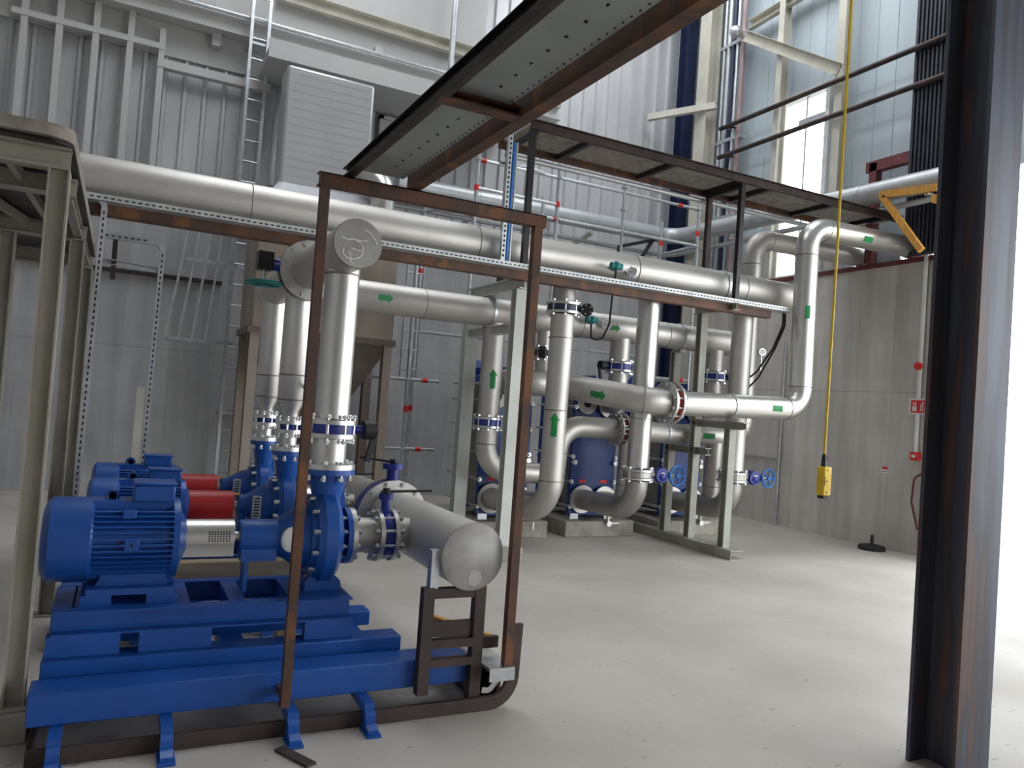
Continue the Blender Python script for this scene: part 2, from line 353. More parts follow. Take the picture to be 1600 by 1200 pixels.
def ladder():
    t = thing('caged_ladder', 'galvanised cat ladder with safety cage climbing the back wall left of the bin', 'ladder', (1.4, 11.75, 0))
    for x in (1.34, 1.58): MB().bx(x-.022, x+.022, 11.72, 11.78, .05, 9.6).build('stile', 'zinc', t)
    r0 = None
    for k in range(31):
        z = .35+k*.3
        if r0 is None: r0 = MB().cyl((1.34, 11.75, z), (1.58, 11.75, z), .014, 8).build('rung', 'zinc', t)
        else: dupl(r0, (1.46, 11.75, z-.014), t)
    for z, xs, yo in ((2.18, .50, 11.45), (3.28, .64, 11.42), (4.35, .72, 11.42)):
        MB().tube([(1.34, 11.73, z), (xs+.12, 11.70, z), (xs, 11.58, z), (xs+.08, yo, z), (1.40, yo+.03, z), (1.58, 11.73, z)], .01, .1, square=(.005, .022)).build('cage_hoop', 'zinc', t)
    for k in range(5):
        p = [(.51+k*.17, 2.18), (.66+k*.15, 3.28), (.75+k*.14, 4.4)]
        MB().tube([(x, 11.43, z) for x, z in p], .01, square=(.016, .004)).build('cage_strap', 'zinc', t)
    for z in (1.2, 3.9, 6.6, 9.3): MB().bx(1.32, 1.6, 11.77, 12.14, z-.02, z+.02).build('wall_bracket', 'zinc', t)
ladder()
def tank():
    cx, cy = 2.25, 10.18
    t = thing('storage_bin', 'tall pale sheet-clad bin with a dark tapering hopper behind the pump risers', 'bin', (cx, cy, 0))
    MB().bx(1.36, 3.15, 9.7, 10.65, 2.27, 3.85).build('lower_shell', 'hopper2', t, .03)
    MB().bx(1.33, 3.18, 9.67, 10.68, 2.25, 2.33).build('rim', 'hopper', t)
    up = MB(); x0, x1, y0, y1 = 1.64, 2.80, 10.2, 10.62
    up.bx(x0, x1, y0, y1, 4.2, 5.78); up.build('upper_shell', 'tank', t, .04)
    sh = MB(); sh.add([(1.36, 9.7, 3.85), (3.15, 9.7, 3.85), (3.15, 10.65, 3.85), (1.36, 10.65, 3.85), (x0, y0, 4.25), (x1, y0, 4.25), (x1, y1, 4.25), (x0, y1, 4.25)],
        [(0, 3, 2, 1), (4, 5, 6, 7), (0, 1, 5, 4), (1, 2, 6, 5), (2, 3, 7, 6), (3, 0, 4, 7)]); sh.build('shoulder', 'tank', t)
    for k in range(13): MB().bx(x0+.05, x1-.05, y0-.003, y0+.01, 4.35+k*.11, 4.354+k*.11).build('seam', 'pipegrey', t)
    for x in (1.75, 2.2, 2.65): MB().bx(x-.015, x+.015, 9.69, 9.71, 2.33, 3.83).build('stiffener', 'hopper2', t)
    hp = MB(); hp.add([(1.38, 9.72, 2.27), (3.13, 9.72, 2.27), (3.13, 10.63, 2.27), (1.38, 10.63, 2.27), (cx-.2, cy-.2, 1.15), (cx+.2, cy-.2, 1.15), (cx+.2, cy+.2, 1.15), (cx-.2, cy+.2, 1.15)],
        [(0, 1, 2, 3), (4, 7, 6, 5), (0, 4, 5, 1), (1, 5, 6, 2), (2, 6, 7, 3), (3, 7, 4, 0)]); hp.build('hopper', 'hopper', t)
    MB().cyl((cx, cy, .9), (cx, cy, 1.16), .16, 24).build('outlet', 'hopper', t)
    for x, y in ((1.42, 9.76), (3.09, 9.76), (1.42, 10.58), (3.09, 10.58)):
        MB().H((x, y, 0), (x, y, 2.26), .11, .13, (0, 1, 0)).build('leg', 'hopper2', t)
    MB().tube([(2.95, 9.98, 3.9), (2.95, 9.98, 4.35), (2.72, 10.3, 4.72)], .16, .2).build('insulated_elbow', 'steelb', t)
    MB().ring((2.95, 9.98, 4.25), (0, 0, 1), .16, .175, .03).build('strap', 'zinc', t)
    t = thing('framed_panel', 'pale framed panel on the back wall just right of the bin top', 'panel', (3.8, 12.1, 4.9))
    MB().bx(3.48, 4.2, 12.08, 12.2, 4.9, 6.04).build('panel', 'clad', t)
    MB().bx(3.42, 3.48, 12.04, 12.2, 4.9, 6.1).bx(4.2, 4.26, 12.04, 12.2, 4.9, 6.1).bx(3.42, 4.26, 12.04, 12.2, 6.04, 6.1).build('frame', 'smooth', t)
    solo('upright_pipe', MB().cyl((3.3, 12.1, 3.2), (3.3, 12.1, 6.13), .05), 'pipegrey', 'slim grey upright pipe between the bin top and the framed panel', 'pipe')
    solo('ledge_slab', MB().bx(1.5, 5.6, 11.0, 12.14, 6.14, 6.28).bx(1.5, 5.6, 11.0, 11.04, 6.28, 6.40), 'smooth', 'grey ledge jutting from the back wall under the crane runway beam', 'ledge')
tank()
def scaffold():
    t = thing('tube_scaffold', 'galvanised tube scaffold with red clamps standing behind the large pipes', 'scaffold', (5.8, 10.3, 0))
    Y0, Y1 = 9.95, 10.95
    std = [(3.48, Y0, 4.0), (4.28, Y0, 5.25), (5.60, Y0, 5.35), (8.27, Y0, 5.7), (3.9, Y1, 4.5), (5.9, Y1, 5.0), (8.3, Y1, 5.0)]
    for x, y, h in std:
        s_ = MB().cyl((x, y, 0.02), (x, y, h), .028, 12).build('standard', 'zinc', t)
        MB().cyl((x, y, 0), (x, y, .02), .07, 12).build('base_plate', 'zinc', s_)
        for z in (.9, 1.85, 2.9, 4.40, 5.02):
            if z < h: MB().cyl((x, y, z-.012), (x, y, z+.012), .06, 8).build('rosette', 'zinc', s_)
        for z in (1.45, 3.5, 4.62):
            if z < h: MB().cyl((x, y, z-.04), (x, y, z+.04), .034, 10).build('red_marker', 'redp', s_)
    def led(p, q, m=(.5,), r=.024):
        o = MB().cyl(p, q, r, 10).build('ledger', 'zinc', t); p, q = V(p), V(q)
        for k in m:
            c = p.lerp(q, k); d = (q-p).normalized()*.04; MB().cyl(c-d, c+d, r+.007, 10).build('red_marker', 'redp', o)
    led((4.28, Y0, 5.02), (8.27, Y0, 5.02), (.02, .9)); led((3.1, Y0, 4.38), (8.27, Y0, 4.42), (.3, .48))
    led((4.28, Y0, 4.62), (5.6, Y0, 4.62), (.4,)); led((2.9, Y0, 1.85), (3.92, Y0, 1.85), (.8,)); led((3.0, Y0, .91), (3.92, Y0, .91), (.75,))
    led((3.48, Y0, 1.85), (3.9, Y1, 1.85), ()); led((3.48, Y0, .91), (3.9, Y1, .91), ()); led((4.28, Y0, 4.4), (3.9, Y1, 4.4), ())
    led((8.27, Y0, 4.42), (8.3, Y1, 4.42), ()); led((8.27, Y0, 2.2), (8.3, Y1, 2.2), ()); led((7.5, Y0, 2.2), (9.2, Y0, 2.2), (.35, .8)); led((3.9, Y1, 2.6), (8.3, Y1, 2.6), (.6, .8))
    MB().cyl((6.78, Y0, 4.0), (6.78, Y0, 5.2), .024, 10).build('toe_post', 'zinc', t)
    for z in (4.4, 4.75, 5.1): MB().cyl((6.78, Y0, z-.01), (6.78, Y0, z+.01), .055, 8).build('rosette', 'zinc', t)
    for k in range(2):
        d = MB(); y = Y0+.12+k*.42
        d.bx(4.4, 8.2, y, y+.38, 3.98, 4.02)
        for i in range(16): d.bx(4.5+i*.235, 4.6+i*.235, y+.02, y+.36, 4.02, 4.035)
        d.build('deck_board', 'zinc', t)
    MB().cyl((4.2, Y0+.1, 3.955), (8.35, Y0+.1, 3.955), .024, 10).build('ledger', 'zinc', t)
    # light access ladder at its left end
    for x in (3.48, 3.72): MB().cyl((x, 10.3, 1.9), (x, 10.3, 3.6), .016, 8).build('ladder_stile', 'zinc', t)
    for k in range(6): MB().cyl((3.48, 10.3, 2.0+k*.27), (3.72, 10.3, 2.0+k*.27), .011, 8).build('ladder_rung', 'zinc', t)
scaffold()
solo('triangular_bracket', MB().bar((6.92, 10.2, 4.036), (6.92, 10.2, 4.25), .05, .05, (0, 1, 0)).bar((6.9, 10.2, 4.23), (7.62, 10.2, 4.46), .05, .05).bar((7.55, 10.2, 4.43), (7.3, 10.2, 4.036), .05, .05), 'black',
     'black triangular steel bracket standing on the scaffold deck', 'bracket')
def back_pipes():
    t = thing('service_pipe', 'long pale pipe running along the back wall and turning onto the side wall', 'pipe', (7, 11.4, 4.7))
    MB().tube([(3.6, 11.5, 4.90), (9.02, 11.5, 4.93), (9.02, 5.6, 4.82)], .145, .35, 24).build('pipe', 'pipegrey', t)
    MB().tube([(3.6, 11.75, 4.62), (9.10, 11.75, 4.62), (9.10, 5.6, 4.62)], .04, .3, 16).build('small_pipe', 'pipegrey', t)
    for p, d in (((5.0, 11.5, 4.905), (1, 0, 0)), ((7.3, 11.5, 4.92), (1, 0, 0)), ((9.02, 9.4, 4.892), (0, 1, 0)), ((9.02, 7.4, 4.854), (0, 1, 0))):
        MB().ring(p, d, .14, .152, .03).build('band', 'zinc', t)
    for y in (10.0, 7.9, 6.45): MB().bar((9.02, y, 4.68), (9.5 if y > 7 else 9.3, y, 4.68), .06, .03).build('support_arm', 'cream', t)
    for x in (5, 7.2): MB().bar((x, 11.5, 4.72), (x, 12.15, 4.6), .06, .05).build('support_arm', 'cream', t)
back_pipes()
# ================================================================== SIDE WALL
def side_wall():
    solo('corner_column', MB().H((9.33, 11.85, 0), (9.33, 11.85, 9.95), .22, .26, (0, 1, 0)), 'navy', 'navy blue steel column in the far corner of the hall', 'column')
    solo('steel_column', MB().H((9.32, 11.2, 0), (9.32, 11.2, 9.95), .3, .26, (1, 0, 0)), 'cream', 'cream steel column just right of the navy corner column', 'column')
    solo('steel_column', MB().H((9.4, 9.44, 3.98), (9.4, 9.44, 9.95), .12, .16, (1, 0, 0)), 'cream', 'slim cream column at the left edge of the bright window', 'column')
    solo('steel_column', MB().H((9.4, 8.2, 3.98), (9.4, 8.2, 9.95), .14, .16, (1, 0, 0)), 'cream', 'slim cream column right of the bright window, behind the yellow cable', 'column')
    solo('steel_girt', MB().C((9.4, 10.28, 8.55), (9.4, 8.3, 8.62), .1, .16), 'cream', 'upper cream brace rising to the right from the pipe bundle', 'beam')
    solo('diagonal_brace', MB().C((9.265, 10.28, 8.35), (9.265, 8.2, 7.0), .1, .18), 'cream', 'cream diagonal brace falling from the pipe bundle to the right-hand column', 'beam')
    solo('steel_girt', MB().C((9.3, 10.9, 7.3), (8.6, 12.0, 7.25), .1, .12), 'cream', 'cream strut crossing the corner behind the navy column', 'beam')
    t = thing('pipe_bundle', 'bundle of slim pink and grey pipes running up the side wall', 'pipes', (9.38, 10.6, 4.0))
    for k, (y, m, r) in enumerate(((10.38, 'pink', .045), (10.52, 'zinc', .03), (10.62, 'navy', .035), (10.74, 'pipegrey', .04), (10.86, 'pipegrey', .03))):
        MB().cyl((9.38, y, 4.0), (9.38, y, 9.9), r, 14).build('pipe', m, t)
    for z in (5.2, 6.6, 8.35): MB().bx(9.34, 9.48, 10.3, 10.95, z-.03, z+.03).build('clamp', 'zinc', t)
    MB().sphere((9.22, 10.42, 8.45), .11).build('junction_box', 'zinc', t)
    for z, lb in ((6.80, 'upper of the two long rusty rails'), (6.28, 'lower of the two long rusty rails')):
        t = thing('guard_rail', lb+' crossing in front of the bright window', 'rail', (9.3, 8.9, z))
        MB().cyl((9.25, 10.7, z), (9.25, 6.3, z), .04, 16).build('rail_tube', 'rustd', t)
        for y in (10.5, 6.5): MB().cyl((9.25, y, z), (9.5, y, z), .02, 10).build('bracket', 'rustd', t)
    rib = MB(); y = 6.36
    pr = []
    for k in range(8):
        y0 = 6.47+k*.06; pr += [(y0, 9.30), (y0+.03, 9.30), (y0+.03, 9.33), (y0+.06, 9.33)]
    pr += [(6.95, 9.45), (6.47, 9.45)]
    rib.prism([(b, a) for a, b in pr], 3.99, 9.9, 'Z')
    solo('ribbed_panel', rib, 'ribdark', 'tall dark ribbed steel panel beside the foreground column', 'panel')
    solo('steel_column', MB().H((9.35, 6.27, 0), (9.35, 6.27, 9.9), .3, .24, (1, 0, 0)), 'cream', 'cream column right of the dark ribbed panel, mostly behind the foreground column', 'column')
    t = thing('red_oxide_frame', 'red-brown primed steel frame on the side wall where the pipes leave', 'frame', (9.4, 7.1, 3.98))
    MB().bx(9.36, 9.48, 7.48, 7.6, 3.98, 5.42).build('post', 'redox', t)
    MB().bx(9.36, 9.48, 6.86, 7.66, 5.30, 5.45).build('lintel', 'redox', t)
    MB().bx(9.36, 9.46, 6.86, 6.98, 3.98, 5.30).build('post', 'redox', t)
    t = thing('timber_bracket', 'yellow timber triangular bracket under the pipe beside the foreground column', 'bracket', (8.95, 6.6, 3.85))
    MB().bar((8.83, 6.98, 4.74), (8.83, 6.15, 4.66), .05, .09).build('arm', 'timber', t)
    MB().bar((8.83, 6.93, 4.70), (8.83, 6.33, 3.9), .05, .08).build('strut', 'timber', t)
    MB().bx(8.80, 9.23, 6.12, 6.22, 4.48, 4.57).build('hanger', 'timber', t)
    # services on the concrete
    solo('white_conduit', MB().cyl((9.455, 6.70, 1.36), (9.455, 6.70, 4.4), .028, 12), 'white', 'slim white conduit running down the end of the side wall to a red box', 'pipe')
    t = thing('fire_call_point', 'small red fire call box with white label at the foot of the conduit', 'alarm', (9.46, 6.70, 1.26))
    MB().bx(9.42, 9.5, 6.645, 6.755, 1.25, 1.36).build('body', 'redp', t, .006)
    MB().bx(9.414, 9.42, 6.67, 6.73, 1.285, 1.325).build('label', 'white', t)
    t = thing('alarm_sounder', 'round red alarm sounder on the white conduit', 'alarm', (9.44, 6.70, 2.46))
    MB().lathe((9.43, 6.70, 2.5), (-1, 0, 0), [(-.03, .03), (0, .055), (.03, .055), (.05, .035), (.055, 0)], 20).build('body', 'redp', t)
    t = thing('fire_sign', 'square red and white fire sign on the white conduit', 'sign', (9.43, 6.69, 1.86))
    MB().bx(9.42, 9.425, 6.565, 6.805, 1.86, 2.07).build('board', 'white', t)
    MB().bx(9.416, 9.42, 6.58, 6.775, 1.88, 2.045).build('red_field', 'redp', t)
    MB().bx(9.413, 9.416, 6.69, 6.755, 1.90, 1.96).bx(9.413, 9.416, 6.70, 6.715, 1.965, 2.02).bx(9.413, 9.416, 6.73, 6.745, 1.965, 2.02).build('pictogram', 'white', t)
    MB().bx(9.413, 9.416, 6.60, 6.615, 1.9, 2.03).bx(9.413, 9.416, 6.63, 6.638, 1.9, 2.0).build('lettering', 'white', t)
    t = thing('warning_sticker', 'tiny white sticker with a red band low on the concrete side wall', 'sign', (9.49, 7.17, 1.03))
    MB().bx(9.492, 9.5, 7.115, 7.225, 1.03, 1.12).build('sticker', 'white', t)
    MB().bx(9.489, 9.492, 7.125, 7.205, 1.085, 1.118).build('red_band', 'redp', t)
    MB().bx(9.489, 9.492, 7.12, 7.215, 1.05, 1.058).build('lettering', 'dark', t)
    t = thing('rubber_base', 'black rubber disc base with a short stem on the floor by the side wall', 'base', (9.2, 7.08, 0))
    MB().lathe((9.2, 7.08, 0), (0, 0, 1), [(0, .17), (.04, .175), (.06, .16), (.075, .08), (.085, 0)], 28).build('disc', 'dark', t)
    MB().cyl((9.2, 7.08, .07), (9.2, 7.08, .2), .022, 12).build('stem', 'dark', t)
    t = thing('steel_conduit', 'galvanised conduit running down the side wall near the corner', 'pipe', (9.46, 9.05, 0))
    MB().cyl((9.45, 9.05, 0), (9.45, 9.05, 2.9), .022, 12).build('tube', 'zinc', t)
    for z in (.45, 1.2, 1.9): MB().bx(9.44, 9.5, 9.01, 9.09, z-.015, z+.015).build('saddle', 'zinc', t)
    solo('steel_tube', MB().cyl((9.46, 9.05, 1.05), (9.46, 11.0, 1.05), .02, 10), 'zinc', 'thin horizontal tube on the dark side wall behind the right-hand handwheel', 'pipe')
    t = thing('red_hose', 'dark red hose hanging at the end of the side wall', 'hose', (9.44, 6.6, .8))
    MB().tube([(9.44, 6.55, 1.1), (9.43, 6.68, 1.02), (9.43, 6.70, .7), (9.44, 6.6, .35)], .014, .1, 10).build('hose', 'redox', t)
side_wall()

# ================================================================== PIPEWORK
FACE = V((-.5, -.85, .12)).normalized()
def toward(axis, p):
    d = (V((0, 0, 1.6))-V(p)); d = d - V(axis)*d.dot(V(axis)); return d.normalized()
def arrow(parent, p, axis, R, L=.2, W=.07, turn=0., plain=False):
    """green sticker bent round a pipe; p on the pipe axis, points along axis"""
    a = V(axis).normalized(); p = V(p); f = toward(a, p); f = Matrix.Rotation(turn, 3, a) @ f; s = a.cross(f); r = R+.003
    m = MB(); n = 8
    def pt(t, w, rr): an = w/R; return p + a*t + (f*math.cos(an)+s*math.sin(an))*rr
    cols = [(-.5*L, W*.33), (.18*L, W*.33), (.18*L, W*.6), (.5*L, .002)] if not plain else [(-.5*L, W*.4), (.5*L, W*.4)]
    for (t0, w0), (t1, w1) in zip(cols[:-1], cols[1:]):
        if abs(t1-t0) < 1e-6: continue
        vs = []
        for rr in (R-.002, r):
            for t, w in ((t0, w0), (t1, w1)): vs += [pt(t, -w+2*w*k/n, rr) for k in range(n+1)]
        q = n+1; fs = []
        for k in range(n): fs += [(k, k+1, q+k+1, q+k), (2*q+k, 3*q+k, 3*q+k+1, 2*q+k+1), (k, 2*q+k, 2*q+k+1, k+1), (q+k, q+k+1, 3*q+k+1, 3*q+k)]
        fs += [(0, q, 3*q, 2*q), (n, 2*q+n, 3*q+n, q+n)]
        m.add(vs, fs)
    return lab(m.build('flow_arrow' if not plain else 'flow_sticker', 'green', parent), 'green flow arrow sticker')
def pipe(label, pts, R, bend=.3, m='steel', name='steel_pipe', cat='pipe', welds=(), arrows=(), group=None, extra=None):
    base = V(pts[0])
    t = thing(name, label, cat, (base.x, base.y, min(p[2] for p in pts)-R if abs(pts[0][2]-pts[-1][2]) < .5 else min(p[2] for p in pts)), group)
    MB().tube(pts, R, bend, 28, 10).build('pipe_wall', m, t)
    for p, d in welds: MB().torus(p, d, R, .006, 28, 6).build('weld_seam', 'weld', t)
    for a in arrows: arrow(t, a[0], a[1], R, *a[2:])
    return t
BOLT = None
def bolts(t, c, axis, r, n, z0, z1, rad=.012, off=0.):
    """bolt rods parallel to axis on a circle; every bolt its own part"""
    a = V(axis).normalized(); u, w = frame(a); c = V(c); first = None
    for k in range(n):
        an = 2*PI*(k+.5)/n+off; q = c + (u*math.cos(an)+w*math.sin(an))*r
        mid = q + a*(z0+z1)/2; base = V((mid.x, mid.y, min((q+a*z0).z, (q+a*z1).z)-(rad*1.5 if abs(a.z) < .5 else 0)))
        if first is None:
            b = MB(); b.cyl(q+a*z0, q+a*z1, rad, 8)
            for z in (z0+.012, z1-.012): b.cyl(q+a*(z-.008), q+a*(z+.008), rad*1.7, 6)
            first = b.build('bolt', 'bolt', t); d = V(first.location)+WL[t.name]-mid; 
        else: dupl(first, mid+d, t)
def flange(t, c, axis, r0, r1, th=.025, m='steelb'):
    return MB().ring(c, axis, r0*.98, r1, th).build('flange', m, t)
def valve(label, c, axis, R, kind='none', side=(1, 0, 0), body='bluew', nb=8, L=.12, group=None, Rf=None, ldir=None):
    """wafer butterfly valve between two flanges; kind lever / wheel / knob / stub; side = stem direction"""
    c = V(c); a = V(axis).normalized(); s = V(side).normalized(); Rf = Rf or R*1.5
    up = a if abs(a.z) > .5 else V((0, 0, 1))
    t = thing('butterfly_valve', label, 'valve', (c.x, c.y, c.z-(L/2 if abs(a.z) > .5 else Rf)), group)
    MB().lathe(c-a*(L*.32), a, [(0, R*.9), (0, R*1.3), (L*.08, R*1.36), (L*.56, R*1.36), (L*.64, R*1.3), (L*.64, R*.9), (0, R*.9)], 32).build('valve_body', body, t)
    for k in (-1, 1): flange(t, c+a*k*(L*.5-.012), a, R, Rf, .024)
    bolts(t, c, a, (R+Rf)/2*1.06, nb, -L*.5-.03, L*.5+.03, .010 if R > .08 else .008)
    n0 = c+s*R*1.3; n1 = c+s*(R*1.55+.06)
    MB().cyl(n0, n1, R*.2+.006, 14).build('valve_neck', body, t)
    if kind == 'lever':
        MB().cyl(n1-s*.01, n1+s*.025, R*.42, 16).build('top_plate', body, t)
        d = V(ldir).normalized() if ldir else side2(a, s)
        h = MB(); h.bar(n1+s*.035-d*.03, n1+s*.045+d*.27, .03, .012, s); h.cyl(n1+s*.02, n1+s*.055, .022, 12)
        h.build('lever', 'dark', t)
    elif kind == 'wheel':
        q = n1+s*.05; v = side2(a, s)
        b = MB(); b.cyl(q-v*.06, q+v*.06, .085, 24); b.cyl(n1-s*.03, q, .05, 14); b.sphere(q+V((0, 0, -.02)), .08)
        b.build('gearbox', 'bluew', t); MB().cyl(q+v*.058, q+v*.066, .035, 20).build('indicator', 'white', t)
        hub = q+s*.20+v*.05; hx = MB().cyl(q+s*.05, hub, .014, 10).build('wheel_shaft', 'zinc', t)
        ax = (s*.22+v).normalized()
        w = MB().torus(hub, ax, .115, .014, 32, 8); w.cyl(hub-ax*.02, hub+ax*.02, .028, 14)
        u_, w_ = frame(ax)
        for k in range(5):
            an = 2*PI*k/5; w.cyl(hub, hub+(u_*math.cos(an)+w_*math.sin(an))*.115, .01, 8)
        w.build('handwheel', 'bluehw', t)
    elif kind == 'knob':
        MB().cyl(n1-s*.02, n1+s*.05, .055, 18).build('gearbox', 'dark', t)
        MB().bar(n1+s*.06, n1+s*.02-V((0, 0, 1))*.18, .03, .03, s).build('handle', 'dark', t)
    elif kind == 'disc':
        v = side2(a, s); q = n1
        MB().cyl(q-v*.03, q+v*.045, .07, 24).build('gearbox', 'dark', t); bolts(t, q, v, .05, 5, .03, .056, .006)
    return t
def side2(a, s):
    v = a.cross(s).normalized(); 
    if v.dot(V((-.4, -.9, 0))) < 0: v = -v
    return v

def headers():
    R1 = .195
    t = thing('main_header', 'largest stainless header pipe running right across the hall, upper of the two', 'pipe', (2.5, 7.4, 3.05))
    MB().lathe((-3.2, 7.4, 3.25), (1, 0, 0), [(0, 0), (0, R1), (10.82, R1), (10.86, R1*.96), (10.88, 0)], 40).build('pipe_wall', 'steel', t)
    for x in (.95, 3.2, 5.2, 6.85): MB().torus((x, 7.4, 3.25), (1, 0, 0), R1, .006).build('weld_seam', 'weld', t)
    MB().ring((6.55, 7.4, 3.25), (1, 0, 0), R1, R1+.01, .03).build('pipe_band', 'zinc', t)
    R2 = .165
    t = thing('main_header', 'lower large stainless header pipe behind the risers, with green arrows', 'pipe', (4.6, 8.0, 2.47))
    MB().lathe((1.9, 8.0, 2.64), (1, 0, 0), [(0, 0), (.02, R2*.9), (.05, R2), (5.40, R2), (5.45, 0)], 36).build('pipe_wall', 'steel', t)
    for x in (3.72, 6.45): MB().ring((x, 8.0, 2.64), (1, 0, 0), R2, R2+.012, .035).build('pipe_band', 'zinc', t)
    for x in (2.9, 4.9, 6.2): MB().torus((x, 8.0, 2.64), (1, 0, 0), R2, .005).build('weld_seam', 'weld', t)
    for x in (2.43, 5.33): arrow(t, (x, 8.0, 2.64), (1, 0, 0), R2, .16, .09, -.05)
headers()
def exchanger(x0, label):
    w = .68; Y = 8.5; t = thing('plate_heat_exchanger', label, 'heat exchanger', (x0+w/2, Y+.5, .2), 'blue plate heat exchangers')
    MB().bx(x0, x0+w, Y, Y+.05, .24, 1.98).build('frame_plate', 'blued', t, .01)
    pk = MB(); 
    for k in range(22): pk.bx(x0+.05, x0+w-.05, Y+.06+k*.026, Y+.078+k*.026, .32, 1.86)
    pk.bx(x0+.07, x0+w-.07, Y+.05, Y+.63, .34, 1.84).build('plate_pack', 'steeld', t)
    MB().bx(x0, x0+w, Y+.63, Y+.69, .26, 1.96).build('pressure_plate', 'blued', t, .01)
    MB().bar((x0+w/2, Y+.02, 2.02), (x0+w/2, Y+1.12, 2.02), .08, .09).build('carrying_bar', 'blued', t)
    MB().bar((x0+w/2, Y+.02, .27), (x0+w/2, Y+1.12, .27), .06, .05).build('guide_bar', 'blued', t)
    ec = MB(); ec.bx(x0+.16, x0+w-.16, Y+1.1, Y+1.18, .2, 2.05); ec.cyl((x0+w/2, Y+1.1, 2.03), (x0+w/2, Y+1.18, 2.03), .16, 24); ec.build('support_column', 'blued', t)
    rod = None
    for sx in (x0+.012, x0+w-.012):
        for z in (.36, .68, 1.0, 1.32, 1.64, 1.84):
            b = MB().cyl((sx, Y-.05, z), (sx, Y+1.0, z), .016, 10)
            b.cyl((sx, Y-.03, z), (sx, Y, z), .03, 6).cyl((sx, Y+.69, z), (sx, Y+.72, z), .03, 6)
            if rod is None: rod = b.build('tie_bolt', 'bolt', t); off = V(rod.location)+WL[t.name]-V((sx, Y, z))
            else: dupl(rod, V((sx, Y, z))+off, t)
    for nx in (.17, .51):
        for nz in (.46, 1.70):
            MB().ring((x0+nx, Y-.02, nz), (0, 1, 0), .06, .148, .03).build('nozzle_flange', 'steeld', t)
            MB().cyl((x0+nx, Y-.034, nz), (x0+nx, Y-.004, nz), .1, 20).build('port', 'hole', t)
    for nx in (.19, .52): lab(MB().bx(x0+nx-.06, x0+nx+.05, Y-.006, Y, .665, .705).build('red_label', 'redp', t), 'small red warning label')
    MB().bx(x0+.02, x0+.14, Y-.03, Y+.06, .2, .27).build('foot', 'zinc', t); MB().bx(x0+w-.14, x0+w-.02, Y-.03, Y+.06, .2, .27).build('foot', 'zinc', t)
    # guide nuts at mid height
    for sx in (x0+.03, x0+w-.03): MB().cyl((sx, Y-.06, .93), (sx, Y, .93), .035, 6).build('nut', 'bolt', t)
HX = (3.95, 5.25, 6.70)
exchanger(HX[0], 'left blue heat exchanger, mostly hidden behind the grey and rusty posts')
exchanger(HX[1], 'middle blue heat exchanger, blue front between the two tall risers')
exchanger(HX[2], 'right blue heat exchanger behind the grey pipe stand')
for x0, lb in zip(HX, ('concrete plinth under the left heat exchanger', 'concrete plinth under the middle heat exchanger, corner facing the open floor', 'concrete plinth under the right heat exchanger behind the grey stand')):
    solo('concrete_plinth', MB().bx(x0-.14, x0+.9, 8.3, 9.75, 0, .2), 'plinth', lb, 'plinth', 'exchanger plinths', .01)
def risers():
    # three risers: nozzle - elbow - valve - riser to the main header
    R = .13
    spec = [(HX[0]+.17, 4.32, 'left'), (HX[1]+.17, 5.50, 'middle'), (HX[2]+.17, 6.97, 'right')]
    ex, rx, _ = spec[0]
    t = pipe('tall riser before the left heat exchanger, elbow at its foot, green up arrow', [(ex, 8.45, .46), (rx, 7.4, .44), (rx+.01, 7.4, 2.64)], R, .34, welds=[((rx, 7.4, 1.58), (0, 0, 1)), ((rx, 7.4, 2.38), (0, 0, 1)), ((rx, 7.4, .8), (0, 0, 1))], arrows=[((rx, 7.4, 1.42), (0, 0, 1), .26, .1)], name='riser_pipe')
    flange(t, (ex, 8.45, .46), (0, 1, 0), R, .18, .03, 'steeld'); MB().cyl((rx-.13, 7.5, .25), (rx-.13, 7.5, .33), .02, 10).build('drain_plug', 'steelb', t)
    valve('butterfly valve with black round gearbox near the top of the left riser', (rx+.01, 7.4, 2.71), (0, 0, 1), R, 'disc', (.9, -.5, 0), 'navy')
    pipe('short pipe between the left riser valve and the main header', [(rx+.01, 7.4, 2.78), (rx+.01, 7.4, 3.1)], R, 0, 'steeld', name='riser_pipe')
    for (ex, rx, nm), lb in zip(spec[1:], ('middle', 'right')):
        t = pipe(f'elbowed pipe from the bottom of the {lb} heat exchanger up to its handwheel valve', [(ex, 8.45, .46), (rx, 7.42, .46), (rx, 7.42, .82)], R, .33, 'steeld', name='elbow_pipe')
        flange(t, (ex, 8.45, .46), (0, 1, 0), R, .18, .03)
        MB().tube([(ex+.04, 7.9, .34), (ex+.04, 7.9, .24)], .022, n=10).build('drain_stub', 'steelb', t)
        MB().cyl((ex+.04, 7.86, .24), (ex+.04, 7.94, .24), .035, 10).bx(ex+.04, ex+.2, 7.89, 7.91, .235, .25).build('drain_valve', 'steelb', t)
        valve(f'gear valve with blue handwheel at the foot of the {lb} riser', (rx, 7.42, .90), (0, 0, 1), R, 'wheel', (1, -.12, 0), 'steeld')
        pipe(f'tall straight riser rising from the {lb} handwheel valve to the main header', [(rx, 7.42, .98), (rx, 7.4, 3.1)], R, 0, 'steelb' if nm == 'middle' else 'steel', name='riser_pipe', welds=[((rx, 7.42, 1.55), (0, 0, 1))])
risers()
